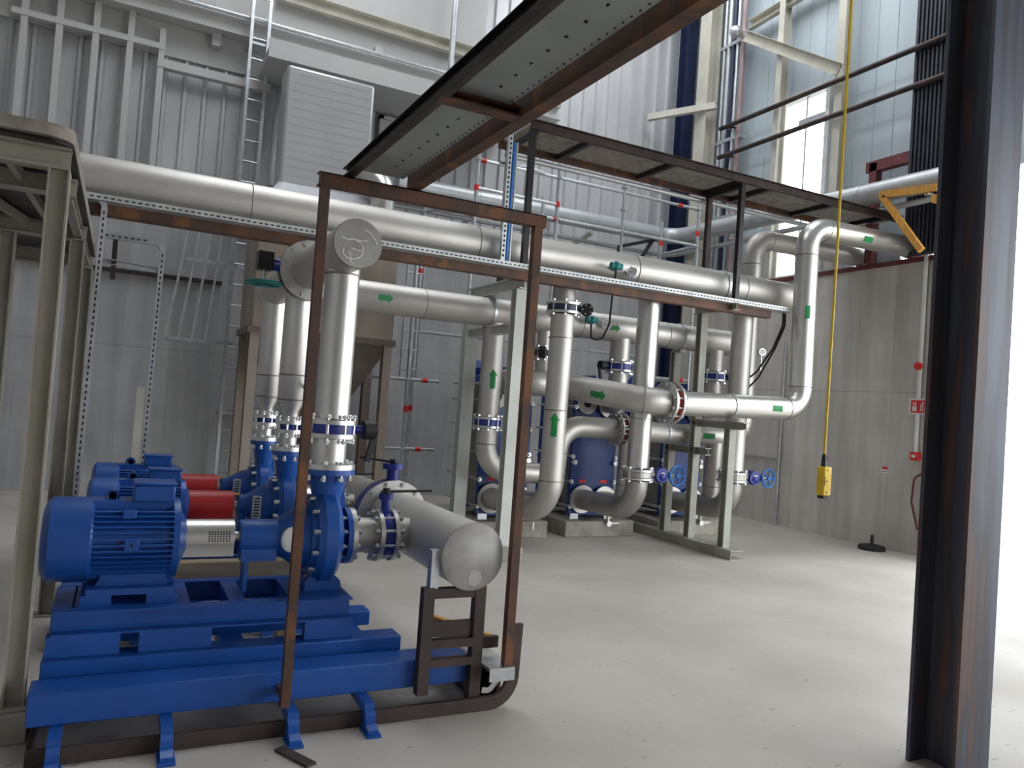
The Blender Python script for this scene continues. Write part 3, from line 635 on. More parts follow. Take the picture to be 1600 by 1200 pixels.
def return_lines():
    R = .15
    t = pipe('return pipe stepping forward from the left heat exchanger to the red gasket flange', [(4.06, 8.45, 1.86), (4.06, 7.92, 1.88), (4.72, 7.92, 1.88), (5.2, 6.97, 1.76), (5.46, 6.95, 1.755)], R, .28, 'steel', name='offset_pipe',
             welds=[((4.86, 7.66, 1.845), (.45, -.89, -.1)), ((5.2, 6.99, 1.76), (.8, -.5, -.05))])
    arrow(t, (4.97, 7.42, 1.817), V((.48, -.95, -.12)), R, .2, .11, .25)
    t = thing('flange_joint', 'bolted flange pair with orange-red gasket on the front return pipe', 'flange', (5.52, 6.95, 1.52))
    flange(t, (5.47, 6.95, 1.755), (1, 0, 0), R, .235, .028); flange(t, (5.57, 6.95, 1.755), (1, 0, 0), R, .235, .028)
    MB().ring((5.52, 6.95, 1.755), (1, 0, 0), R*.9, .19, .07).build('gasket', 'gasket', t); bolts(t, (5.52, 6.95, 1.755), (1, 0, 0), .205, 12, -.1, .1, .011)
    lv = MB().bar((5.6, 6.8, 1.78), (6.0, 6.76, 1.79), .018, .02).cyl((5.56, 6.82, 1.76), (5.56, 6.82, 1.8), .04, 12).build('lever', 'zinc', t)
    t = pipe('front return pipe running right, up a tall riser and out over the side wall', [(5.58, 6.95, 1.755), (7.56, 6.95, 1.80), (7.52, 6.95, 4.08), (9.75, 6.93, 4.135)], .14, .27, 'steelb', name='return_pipe',
             welds=[((7.3, 6.95, 1.795), (1, 0, 0)), ((7.55, 6.95, 2.08), (0, 0, 1)), ((7.52, 6.95, 3.72), (0, 0, 1)), ((7.8, 6.95, 4.087), (1, 0, 0))])
    arrow(t, (7.05, 6.95, 1.79), (1, 0, 0), .14, .16, .09, 0., True); arrow(t, (7.535, 6.95, 3.0), (0, 0, 1), .14, .16, .08, .3, True); arrow(t, (8.45, 6.942, 4.103), (1, 0, 0), .14, .16, .09, 0., True)
    MB().ring((6.42, 6.95, 1.775), (1, 0, 0), .139, .15, .03).build('pipe_band', 'zinc', t)
    R = .128
    t = pipe('S-bend pipe rising behind the left riser and turning right', [(HX[0]+.51, 8.45, .46), (4.62, 7.88, .46), (4.66, 7.85, 1.40), (5.42, 7.85, 1.40)], R, .3, 'steel', name='bend_pipe', welds=[((4.64, 7.86, .82), (0, 0, 1)), ((4.65, 7.85, 1.08), (0, 0, 1))])
    arrow(t, (4.645, 7.86, .95), (0, 0, 1), R, .2, .08, .35)
    flange(t, (HX[0]+.51, 8.45, .46), (0, 1, 0), R, .18, .03)
    t = thing('flange_joint', 'bolted flange pair with red gasket on the rear return pipe', 'flange', (5.48, 7.85, 1.2))
    flange(t, (5.44, 7.85, 1.40), (1, 0, 0), R, .205, .026); flange(t, (5.53, 7.85, 1.40), (1, 0, 0), R, .205, .026)
    MB().ring((5.485, 7.85, 1.40), (1, 0, 0), R*.9, .165, .06).build('gasket', 'gasket', t); bolts(t, (5.485, 7.85, 1.40), (1, 0, 0), .178, 12, -.09, .09, .01)
    MB().bar((5.36, 7.68, 1.41), (5.66, 7.64, 1.42), .018, .02).build('lever', 'zinc', t)
    t = pipe('rear return pipe passing behind the middle riser, then up and over the side wall', [(5.54, 7.85, 1.39), (7.5, 7.85, 1.38), (7.48, 7.85, 4.08), (9.75, 7.83, 4.125)], R, .27, 'steel', name='return_pipe',
             welds=[((7.2, 7.85, 1.38), (1, 0, 0)), ((7.49, 7.85, 1.66), (0, 0, 1)), ((7.48, 7.85, 3.72), (0, 0, 1)), ((7.76, 7.85, 4.086), (1, 0, 0))])
    arrow(t, (6.82, 7.85, 1.38), (1, 0, 0), R, .2, .09, 0., True); MB().ring((6.2, 7.85, 1.388), (1, 0, 0), R, R+.01, .03).build('pipe_band', 'zinc', t)
    for x, k, lb in ((5.66, 1, 'middle'), (7.04, 2, 'right')):
        t = pipe(f'drop pipe from the rear return pipe down to the {lb} heat exchanger', [(x, 7.86, 1.3), (x, 7.88, .46), (HX[k]+.51, 8.45, .46)], .11, .24, 'steel', name='drop_pipe', welds=[((x, 7.875, .72), (0, 0, 1))])
        flange(t, (HX[k]+.51, 8.45, .46), (0, 1, 0), .11, .17, .03)
return_lines()
def takeoffs():
    # drops from the lower header
    t = pipe('vertical pipe below the lower header beside the grey frame, with green up arrow', [(3.79, 8.0, 2.52), (3.79, 8.0, 1.45)], .125, 0, 'steel', name='drop_pipe', arrows=[((3.79, 8.0, 1.88), (0, 0, 1), .22, .09, .2)])
    valve('butterfly valve with blue squares between the two grey posts', (3.79, 8.0, 1.385), (0, 0, 1), .115, 'stub', (1, -.2, 0))
    pipe('bright elbow under the valve between the grey posts, turning right', [(3.79, 8.0, 1.32), (3.79, 8.0, .83), (4.56, 7.98, .82)], .12, .3, 'steel', name='elbow_pipe', welds=[((3.79, 8.0, 1.14), (0, 0, 1))])
    pipe('slim drop pipe from the lower header just left of the left riser', [(4.46, 8.0, 2.52), (4.46, 8.0, 2.30)], .09, 0, name='drop_pipe')
    valve('small valve with black round gearbox left of the left riser', (4.46, 8.0, 2.24), (0, 0, 1), .085, 'disc', (-.6, -.8, 0), 'navy')
    pipe('slim pipe under the small black valve joining the return pipe', [(4.46, 8.0, 2.18), (4.46, 7.96, 1.95)], .1, 0, name='drop_pipe')
    for x, k, lb, kd in ((5.54, 1, 'middle', 'knob'), (7.06, 2, 'right', 'disc')):
        pipe(f'drop pipe from the lower header above the {lb} heat exchanger valve', [(x, 8.0, 2.52), (x, 8.0, 2.24)], .125, 0, name='drop_pipe')
        valve(f'butterfly valve with blue squares above the {lb} heat exchanger', (x, 8.0, 2.17), (0, 0, 1), .125, kd, (-1, -.1, 0) if kd == 'knob' else (.75, -.6, 0))
        t = pipe(f'elbow from the upper valve into the top of the {lb} heat exchanger', [(x, 8.0, 2.10), (x, 8.0, 1.72), (HX[k]+.51, 8.45, 1.70)], .122, .24, name='elbow_pipe')
        flange(t, (HX[k]+.51, 8.45, 1.70), (0, 1, 0), .12, .18, .03)
takeoffs()
def instrument(p, kind, label, header):
    p = V(p); d = V((-.35, -.92, .05)).normalized()
    if kind == 'gauge':
        t = thing('pressure_gauge', label, 'gauge', p+V((0, -.1, -.06)))
        MB().cyl(p, p+d*.10, .014, 10).build('stem', 'bolt', t); MB().cyl(p+d*.02, p+d*.045, .03, 12).build('socket', 'weld', t)
        q = p+d*.10; MB().lathe(q, d, [(0, 0), (0, .062), (.035, .065), (.04, .058), (.036, .054)], 28).build('case', 'bolt', t)
        MB().cyl(q+d*.030, q+d*.035, .055, 28).build('dial', 'white', t); u, w = frame(d)
        MB().bar(q+d*.037-u*.03, q+d*.037+u*.02, .006, .004, d).build('needle', 'dark', t)
    else:
        t = thing('pressure_transmitter', label, 'sensor', p+V((0, -.1, -.06)))
        MB().cyl(p, p+d*.14, .014, 10).cyl(p+d*.02, p+d*.05, .03, 12).build('stem', 'weld', t)
        q = p+d*.16; MB().sphere(q, .052, (1, 1, 1)).cyl(q+V((-.07, .0, 0)), q+V((.07, 0, 0)), .036, 18).build('housing', 'teal', t)
        MB().cyl(q+V((0, 0, -.085)), q+V((0, 0, -.03)), .014, 10).build('gland', 'dark', t)
    return p+d*.16
q1 = instrument((4.83, 7.22, 3.20), 'tx', 'teal pressure transmitter on the upper header', 1)
instrument((5.05, 7.22, 3.17), 'gauge', 'round white pressure gauge on the upper header', 1)
q2 = instrument((4.96, 7.85, 2.66), 'tx', 'teal pressure transmitter on the lower header', 2)
instrument((5.18, 7.85, 2.63), 'gauge', 'round white pressure gauge on the lower header, behind the black cable', 2)
solo('sensor_cable', MB().tube([q1+V((0, 0, -.08)), q1+V((.04, .1, -.35)), (5.02, 7.5, 2.62), (5.02, 7.62, 2.46), (4.93, 7.66, 2.42), q2+V((0, -.01, -.2)), q2+V((0, 0, -.08))], .011, .09, 10), 'dark',
     'black cable looping between the two teal transmitters', 'cable')
def right_cables():
    for k, (lb, dx) in enumerate((('front one of two black cables hanging from the right end of the white tray', 0), ('rear one of two black cables hanging from the right end of the white tray', .035))):
        solo('sensor_cable', MB().tube([(7.36+dx, 7.12, 2.995), (7.42+dx, 7.17, 2.85), (7.38+dx, 7.28, 2.55), (7.27+dx, 7.42, 2.25-dx*2), (7.10+dx, 7.60, 2.02-dx*4)], .012, .2, 10), 'dark', lb, 'cable')
    t = thing('pressure_gauge', 'small gauge on a thin stem beside the tall front riser', 'gauge', (7.75, 7.85, 2.3))
    MB().cyl((7.58, 7.85, 2.32), (7.76, 7.85, 2.32), .012, 8).cyl((7.76, 7.85, 2.31), (7.76, 7.85, 2.52), .012, 8).build('stem', 'bolt', t)
    MB().cyl((7.76, 7.87, 2.56), (7.74, 7.81, 2.56), .05, 20).build('case', 'bolt', t); MB().cyl((7.74, 7.812, 2.56), (7.738, 7.806, 2.56), .042, 20).build('dial', 'white', t)
right_cables()

# ================================================================== GREY STANDS
def stands():
    x = 3.71; t = thing('pipe_support_frame', 'light grey steel frame of two tall posts carrying both headers on the left', 'frame', (x, 7.9, .14))
    MB().H((x, 7.25, .15), (x, 7.25, 2.82), .15, .12, (0, 1, 0)).build('post', 'grey', t)
    MB().H((x, 8.5, .17), (x, 8.5, 2.52), .155, .13, (0, 1, 0)).build('post', 'grey', t)
    MB().bx(x-.02, x+.02, 8.46, 8.54, 2.52, 2.82).build('stub_post', 'grey', t)
    MB().H((x, 7.16, 2.89), (x, 8.56, 2.89), .12, .13).build('beam', 'grey', t)
    MB().H((x, 7.3, 2.42), (x, 8.45, 2.42), .1, .1).build('beam', 'grey', t)
    for y, z in ((7.25, .15), (8.5, .17)): MB().bx(x-.1, x+.1, y-.1, y+.1, z-.015, z).build('foot_plate', 'grey', t)
    MB().bx(x-.05, x+.05, 7.34, 7.46, 2.955, 3.06).build('pipe_shoe', 'grey', t); MB().bx(x-.05, x+.05, 7.95, 8.05, 2.46, 2.48).build('pipe_shoe', 'cream', t)
    solo('concrete_block', MB().bx(x-.13, x+.16, 7.1, 7.42, 0, .135), 'plinth', 'concrete block under the nearer post of the left grey frame', 'plinth', bevel=.008)
    solo('concrete_block', MB().bx(x-.13, x+.2, 8.33, 8.66, 0, .155), 'plinth', 'concrete block under the farther post of the left grey frame', 'plinth', bevel=.008)
    x = 6.5; t = thing('pipe_support_frame', 'grey steel stand with three posts on a floor channel, on the right', 'frame', (x, 7.9, 0))
    MB().C((x, 6.76, .055), (x, 8.95, .055), .2, .11).build('floor_channel', 'greenish', t)
    for y, h in ((7.0, 1.50), (7.62, 2.92), (8.1, 2.46)): MB().H((x, y, .11), (x, y, h), .1, .1, (0, 1, 0)).build('post', 'greenish', t)
    MB().H((x, 6.74, 1.545), (x, 7.66, 1.545), .1, .09).build('beam', 'greenish', t)
    MB().H((x, 7.36, 1.20), (x, 8.15, 1.20), .09, .09).build('beam', 'greenish', t)
    MB().H((x, 7.02, 2.965), (x, 7.75, 2.965), .1, .09).build('beam', 'greenish', t)
    MB().bx(x-.05, x+.05, 7.34, 7.46, 3.01, 3.06).build('pipe_shoe', 'greenish', t)
    MB().bx(x-.05, x+.05, 7.95, 8.12, 2.44, 2.48).build('pipe_shoe', 'greenish', t)
stands()

# ================================================================== CABLE TRAY, OVERHEAD WALKWAYS
def slots(m, x0, x1, y, z, dx=.05, l=.028, h=.012):
    x = x0
    while x < x1: m.bx(x, x+l, y-.001, y+.002, z-h/2, z+h/2); x += dx
def tray():
    t = thing('cable_tray', 'long white perforated cable tray on a rusty angle under the upper header', 'cable tray', (3.6, 7.1, 2.95))
    tr = MB(); tr.bx(-.4, 7.39, 7.02, 7.024, 3.0, 3.055); tr.bx(-.4, 7.39, 7.02, 7.17, 3.0, 3.004); tr.bx(-.4, 7.39, 7.166, 7.17, 3.0, 3.055)
    tr.build('tray', 'tray', t)
    sl = MB(); slots(sl, -.36, 7.36, 7.02, 3.028); tag(sl.build('slots', 'hole', t), 'row of dark slots', None, None, 'stuff')
    MB().Lp((-.4, 7.12, 2.905), (7.15, 7.12, 2.905), -.09, .09, t=.008).build('rusty_angle', 'rust', t)
    def vloop(lb, pts, w):
        t = thing('cable_tray', lb, 'cable tray', (pts[-1][0], pts[-1][1], min(p[2] for p in pts)))
        P = path(pts, .07, 5); m = MB(); s_ = MB()
        m.tube(pts, .01, .07, square=(.030, .022), seg=5)
        m.build('tray', 'zinc' if 'second' in lb else 'tray', t)
        for a, b in zip(P[:-1], P[1:]):
            d = (b-a); L_ = d.length
            if L_ < .2: continue
            d.normalize(); k = .04
            side = V((0, -1, 0))
            while k < L_-.04:
                c = a+d*k; s_.bar(c-d*.013+side*.0305, c+d*.013+side*.0305, .012, .003, side); k += .05
        tag(s_.build('slots', 'hole', t), 'row of dark slots', None, None, 'stuff'); return t
    vloop('white perforated tray dropping from the long tray to the floor behind the gallery post', [(-.36, 7.08, 3.03), (-.20, 7.08, 3.02), (-.24, 7.08, 0)], .04)
    vloop('second perforated tray looping right and down behind the pumps', [(-.22, 7.6, 2.82), (.27, 7.6, 2.82), (.24, 7.6, 0)], .04)
    solo('tray_strut', MB().C((-.2, 7.62, 2.6), (.26, 7.62, 2.58), .05, .05), 'zinc', 'short galvanised strut bracing the second looping tray', 'strut')
    solo('hanging_bar', MB().bx(-.13, -.09, 7.6, 7.64, 2.45, 2.8), 'rustd', 'short dark hanging bar at the left end of the looping tray', 'bar')
    solo('marker_post', MB().bx(.15, .21, 7.3, 7.33, 0, 1.53), 'cream', 'thin cream upright plank behind the pump motors', 'post')
    t = thing('cable_riser', 'galvanised perforated upright with a bright blue cable beside it', 'cable tray', (3.45, 7.1, 3.05))
    MB().C((3.38, 7.08, 3.06), (3.38, 7.08, 4.42), .045, .05, (0, -1, 0), .004).build('tray', 'zinc', t)
    s_ = MB(); z = 3.1
    while z < 4.4: s_.bx(3.372, 3.388, 7.050, 7.0545, z, z+.025); z += .05
    s_.build('slots', 'hole', t)
    MB().cyl((3.435, 7.1, 3.06), (3.435, 7.1, 4.3), .022, 12).build('blue_cable', 'bluehw', t); MB().cyl((3.475, 7.1, 3.06), (3.475, 7.1, 4.3), .012, 10).build('grey_cable', 'zinc', t)
tray()
def walkways():
    Z = 2.62; x0, x1 = .872, 1.25; y0, y1 = -1.0, 3.645
    t = thing('overhead_walkway', 'dark steel overhead walkway with galvanised plates passing over toward the camera', 'walkway', (1.05, 2, Z))
    MB().C((x0+.0125, y1, Z+.022), (x0+.0125, y0, Z+.022), .025, .044, t=.004).build('edge_channel', 'black', t)
    MB().C((x0+.038, y1-.02, Z+.02), (x0+.038, y0, Z+.02), .024, .04, t=.004).build('edge_channel', 'rustd', t)
    MB().bx(1.195, 1.25, y0, y1, Z, Z+.075).build('edge_beam', 'rust', t)
    hol = None
    for k, (a, b) in enumerate(((2.50, 3.60), (1.40, 2.44), (.30, 1.34), (-.9, .24))):
        p = MB().bx(.928, 1.16, a, b, Z+.038, Z+.046).build('deck_plate', 'deck', t)
        h = MB(); rnd = random.Random(k)
        for i in range(9): h.cyl((1.06+rnd.uniform(-.004, .004), a+.08+i*.105, Z+.0355), (1.06, a+.08+i*.105, Z+.0385), .006, 10)
        for i in range(26): h.cyl((1.145, a+.03+i*.039, Z+.0355), (1.145, a+.03+i*.039, Z+.0385), .0035, 6)
        tag(h.build('holes', 'hole', p), None, None, None, 'stuff')
        for i in range(14): yy = a+.06+rnd.random()*(b-a-.1); xx = .945+rnd.random()*.05; MB().cyl((xx, yy, Z+.0355), (xx, yy, Z+.0385), .0028, 6).build('zinc_drip', 'bolt', p)
    for y in (2.47, 1.37, .27):
        MB().C((.90, y, Z+.022), (1.2, y, Z+.022), .06, .044).build('cross_channel', 'rust', t)
        MB().bx(.93, 1.2, y+.04, y+.075, Z+.03, Z+.045).build('cleat', 'rustd', t)
    t = thing('portal_frame', 'rusty angle-steel portal frame standing in front of the nearest pump', 'frame', (1.35, 3.62, .15))
    MB().bx(.77, .812, 3.60, 3.645, .15, 2.56).build('post', 'rust', t); MB().bx(.775, .807, 3.645, 3.75, .17, .21).build('weld_lug', 'rust', t); MB().bx(1.902, 1.949, 3.60, 3.645, .235, 2.56).build('post', 'rust', t)
    b = MB(); b.sec([(0, 0), (.006, 0), (.006, .06), (.05, .06), (.05, .066), (0, .066)], (.755, 3.652, 2.553), (1.95, 3.652, 2.553)) if False else b.bx(.755, 1.965, 3.595, 3.601, 2.555, 2.618).bx(.755, 1.965, 3.595, 3.65, 2.612, 2.618)
    b.bx(.755, 1.965, 3.601, 3.645, 2.555, 2.561); b.build('top_beam', 'rust', t)
    # second walkway across the hall
    Z = 4.47; ya, yb = 7.06, 7.82
    t = thing('cross_walkway', 'brown-edged walkway with grating floor crossing above the headers', 'walkway', (6.5, 7.4, Z))
    MB().C((3.6, ya, Z+.05), (9.42, ya, Z+.05), .05, .10).build('edge_channel', 'rustd', t)
    MB().C((3.6, yb, Z+.05), (9.42, yb, Z+.05), .05, .10).build('edge_channel', 'rust', t)
    g = MB()
    x = 3.65
    while x < 9.4: g.bx(x, x+.012, ya+.03, yb-.03, Z+.068, Z+.088); x += .034
    for k in range(9): yy = ya+.06+k*.08; g.bx(3.65, 9.4, yy, yy+.012, Z+.075, Z+.088)
    g.build('grating', 'grating', t)
    for x in (4.35, 5.5, 6.55, 7.0, 8.1, 9.1): MB().bar((x, ya+.02, Z+.035), (x, yb-.02, Z+.035), .055, .06).build('cross_bar', 'black', t)
    for x, y, m in ((3.64, 7.09, 'black'), (6.53, 7.09, 'black'), (3.70, 7.75, 'rustd'), (6.60, 7.75, 'rustd')):
        z0 = 3.006
        MB().bx(x-.03, x+.03, y-.03, y+.03, z0 if y < 7.4 else 2.95, Z).build('post', m, t)
    for x in (3.67, 6.56): MB().bar((x, 7.09, Z-.02), (x, 7.75, Z-.02), .05, .05).build('bearer', 'black', t)
    MB().tube([(3.62, 7.8, 4.3), (4.0, 7.9, 4.36), (4.3, 8.0, 4.36)], .02, .1).build('brace', 'zinc', t)
    MB().tube([(3.7, 7.85, 4.42), (9.4, 7.85, 4.42)], .03).build('lower_rail', 'pipegrey', t)
walkways()

# ================================================================== LEFT GALLERY
def gallery():
    t = thing('steel_gallery', 'beige steel gallery platform on posts at the left edge', 'platform', (-1.0, 5.4, .12))
    XE = -.25
    def rr(x0, y0, y1, r):     # plan with a rounded near-right corner
        return [(-2.6, y1), (-2.6, y0), (XE-r, y0)] + [(XE-r+r*math.sin(a), y0+r-r*math.cos(a)) for a in [PI/2*k/8 for k in range(1, 9)]] + [(XE, y1)]
    MB().prism(rr(0, 3.86, 7.5, .12), 2.615, 2.66, 'Z').build('deck_grating', 'grating', t)
    MB().prism(rr(0, 3.90, 7.48, .10), 2.60, 2.615, 'Z').build('deck_plate', 'black', t)
    MB().prism(rr(0, 3.90, 7.46, .1), 2.66, 2.68, 'Z').build('deck_edge', 'grating', t)
    for y, z, h in ((4.0, 2.55, .10), (4.55, 2.54, .09), (5.95, 2.54, .10), (7.35, 2.53, .1)):
        MB().H((-2.6, y, z), (XE-.01, y, z), .08, h).build('beam', 'beige', t)
    MB().H((-.31, 4.05, 2.55), (-.31, 7.35, 2.55), .05, .08).build('side_beam', 'beige', t)
    MB().bar((-.52, 4.1, 2.565), (-.46, 5.9, 2.565), .03, .05).build('diagonal', 'beige', t)
    MB().bar((-.95, 4.1, 2.565), (-.60, 5.9, 2.565), .03, .05).build('diagonal', 'beige', t)
    for x, y, z in ((-.30, 4.0, .13), (-.31, 5.95, 0), (-.70, 5.95, 0), (-1.9, 4.0, .13), (-1.9, 5.95, 0), (-.3, 7.35, 0), (-.85, 7.35, 0)):
        p = MB().H((x, y, z), (x, y, 2.5), .085, .085, (1, 0, 0), .008, .006).build('post', 'beige', t)
        MB().bx(x-.07, x+.07, y-.07, y+.07, z, z+.012).build('foot_plate', 'beige', p)
    solo('concrete_block', MB().bx(-.40, -.235, 3.9, 4.1, 0, .128), 'plinth', 'pale concrete block under the front gallery post', 'plinth', bevel=.006)
    solo('concrete_block', MB().bx(-2.0, -1.8, 3.9, 4.1, 0, .128), 'plinth', 'concrete block under the far left gallery post', 'plinth', bevel=.006)
gallery()

# ================================================================== PUMPS
def pump(y, label, big, guard):
    zc = .805; k = 1.0 if big else .82; X0 = 0. if big else .11
    t = thing('centrifugal_pump', label, 'pump', (.5, y, .525), 'blue centrifugal pump sets')
    # motor
    R = .19*k; xm0, xm1 = -.06+X0, .30+X0
    b = MB(); b.cyl((xm0, y, zc), (xm1, y, zc), R-.02, 40)
    n = 44
    for i in range(n):
        a = 2*PI*i/n; c, s = math.cos(a), math.sin(a)
        if s > .80: continue
        # fins stand level on the flanks like a cast frame
        b.bar((xm0, y+c*(R-.012), zc+s*(R-.012)), (xm1, y+c*(R-.012), zc+s*(R-.012)), .008*k, .045*k, (0, c, s))
    b.bx(xm0, xm1, y-.075*k, y+.075*k, zc+R*.75, zc+R+.005)
    mo = b.build('motor', 'blue', t)
    MB().lathe((xm0, y, zc), (-1, 0, 0), [(-.01, R+.004), (.0, R+.012), (.17*k, R+.012), (.195*k, R-.012), (.205*k, R-.05), (.207*k, 0)], 40).build('fan_cover', 'blue', mo)
    MB().lathe((xm1, y, zc), (1, 0, 0), [(-.01, R-.01), (0, R+.006), (.03, R+.006), (.035, R*.8), (.07, R*.45), (.07, 0)], 40).build('end_shield', 'blue', mo)
    MB().bx(.11+X0, .30+X0, y-.10*k, y+.09*k, zc+R, zc+R+.085*k).build('terminal_box', 'blue', mo, .01)
    MB().bx(.105+X0, .305+X0, y-.105*k, y+.095*k, zc+R+.085*k, zc+R+.097*k).build('box_lid', 'blue', mo, .004)
    MB().torus((.02+X0, y, zc+R+.02), (0, 1, 0), .025, .009, 18, 8).build('lifting_eye', 'blue', mo)
    MB().bx(.085+X0, .15+X0, y-R-.012, y-R+.03, zc-.025, zc+.025).build('fin_boss', 'blue', mo, .004); MB().cyl((.118+X0, y-R-.0135, zc), (.118+X0, y-R-.01, zc), .007, 10).build('boss_hole', 'hole', mo)
    MB().bx(.07+X0, .13+X0, y-R*.72-.02, y-R*.62, zc+R*.62, zc+R*.85).build('lug', 'blue', mo, .004)
    z0 = .525
    for sy in (-1, 1):
        f = MB().prism([(-.03+X0, z0+.055), (.30+X0, z0+.055), (.27+X0, zc-R*.55), (.02+X0, zc-R*.55)], y+sy*R*.55-.025, y+sy*R*.55+.025, 'Y')
        f.bx(-.06+X0, .32+X0, y+sy*R*.75-.05, y+sy*R*.75+.05, z0+.045, z0+.075); f.build('motor_foot', 'blue', mo)
        for xa, xb in ((-.08, .05), (.20, .34)): MB().bx(xa+X0, xb+X0, y+sy*R*.75-.05, y+sy*R*.75+.05, z0, z0+.045).build('foot_block', 'blue', mo)
    # coupling guard
    gx0, gx1 = xm1+.055, xm1+(.30 if big else .33)
    Rg = .092 if big else .095
    prof = [(gx0, y), ]
    gm = MB(); cs = [(y+Rg*math.cos(a), zc+Rg*math.sin(a)) for a in [-.5+(PI+1.0)*i/20 for i in range(21)]] + [(y-Rg*.86, zc-Rg*.95), (y+Rg*.86, zc-Rg*.95)]
    gm.prism(cs, gx0, gx1, 'X'); g = gm.build('coupling_guard', guard, t)
    if big:
        lab(g, 'bright steel coupling guard'); h = MB()
        for i in range(8):
            for j in range(5):
                a = PI+.05-j*.12; h.cyl((gx0+.12+i*.014, y+Rg*math.cos(a)*.98, zc+Rg*math.sin(a)*.98), (gx0+.12+i*.014, y+Rg*math.cos(a)*1.012, zc+Rg*math.sin(a)*1.012), .0045, 6)
        h.build('perforations', 'hole', g)
    else: lab(g, 'red coupling guard')
    MB().cyl((xm1+.05, y, zc), (gx1+.06, y, zc), .028, 16).build('shaft', 'steelb', t)
    # bearing bracket
    bx0 = gx1+.03; bx1 = .98
    bm = MB().lathe((bx0, y, zc), (1, 0, 0), [(0, .06*k), (.0, .085*k), (.02, .09*k), (bx1-bx0-.16, .09*k), (bx1-bx0-.06, .16*k), (bx1-bx0, .17*k)], 32)
    bm.bx(bx0+.01, bx1-.16, y-.07*k, y+.07*k, zc-.12*k, zc-.02); bm.build('bearing_bracket', 'blue', t)
    if big: lab(MB().sphere((bx1-.10, y-.115*k, zc+.0), .052*k, (1, .35, 1.3)).build('guard_plate', 'white', t), 'pale oval guard plate')
    else:
        gr = lab(MB().bx(bx1-.13, bx1-.075, y-.125, y-.085, zc-.07, zc+.075).build('guard_grille', 'zinc', t), 'grey slotted guard grille')
        for q in range(7): MB().bx(bx1-.12, bx1-.085, y-.127, y-.124, zc-.06+q*.019, zc-.05+q*.019).build('slot', 'hole', gr)
        MB().bx(bx1-.26, bx1-.20, y-.05, y-.0, zc+.072, zc+.079).build('name_tag', 'timber', t)
    MB().bx(bx0+.03, bx0+.05, y-.06, y+.06, z0, zc-.08).build('bracket_foot', 'blue', t)
    # volute
    Rv = .25*k; vx = 1.075
    vm = MB().lathe((vx, y, zc), (1, 0, 0), [(-.10, .0), (-.10, Rv*.78), (-.075, Rv*.80), (-.07, Rv*.90), (-.055, Rv*.93), (-.035, Rv), (.03, Rv*1.0), (.055, Rv*.90), (.075, Rv*.70), (.085, Rv*.5), (.105, .105*k), (.105, 0)], 48)
    vo = vm.build('volute', 'blue', t)
    bolts(vo, (vx, y, zc), (1, 0, 0), Rv*.86, 12, -.10, -.06, .009)
    MB().lathe((vx+.005, y, zc+.12*k), (0, 0, 1), [(0, .075*k), (.08, .075*k), (.17, .095*k), (.24*1, .115*k if not big else .105), (1.155-zc-.12*k, .115*k if not big else .115)], 32).build('discharge_neck', 'blue', t)
    MB().prism([(vx+.03, zc+Rv*.6), (vx+.12*k, zc+Rv*.3), (vx+.095*k, 1.14), (vx+.05, 1.14)], y-.01, y+.01, 'Y').build('rib', 'blue', t)
    zf = 1.165; rf = .15 if big else .105
    MB().cyl((vx, y, zf-.015), (vx, y, zf+.015), rf, 36).build('discharge_flange', 'blue', t); bolts(t, (vx, y, zf), (0, 0, 1), rf*.82, 8, -.05, .06, .010)
    MB().prism([(vx-.10, z0), (vx+.10, z0), (vx+.09, z0+.05), (vx+.04, z0+.10), (vx+.03, zc-Rv*.8), (vx-.05, zc-Rv*.8), (vx-.06, z0+.1), (vx-.10, z0+.05)], y-.10, y+.10, 'Y').build('pump_foot', 'blue', t)
    sx = vx+.108; sr = .155 if big else .13
    MB().cyl((sx, y, zc), (sx+.028, y, zc), sr, 36).build('suction_flange', 'blue', t); bolts(t, (sx, y, zc), (1, 0, 0), sr*.84, 10, -.035, .075, .010)
    return zf
YP = (4.3, 5.44, 6.40)
pump(YP[0], 'nearest and largest blue pump with ribbed motor and bright steel coupling guard', True, 'steelb')
pump(YP[1], 'second blue pump from the camera with a red coupling guard', False, 'red')
pump(YP[2], 'farthest of the three blue pumps, red coupling guard half hidden', False, 'red')
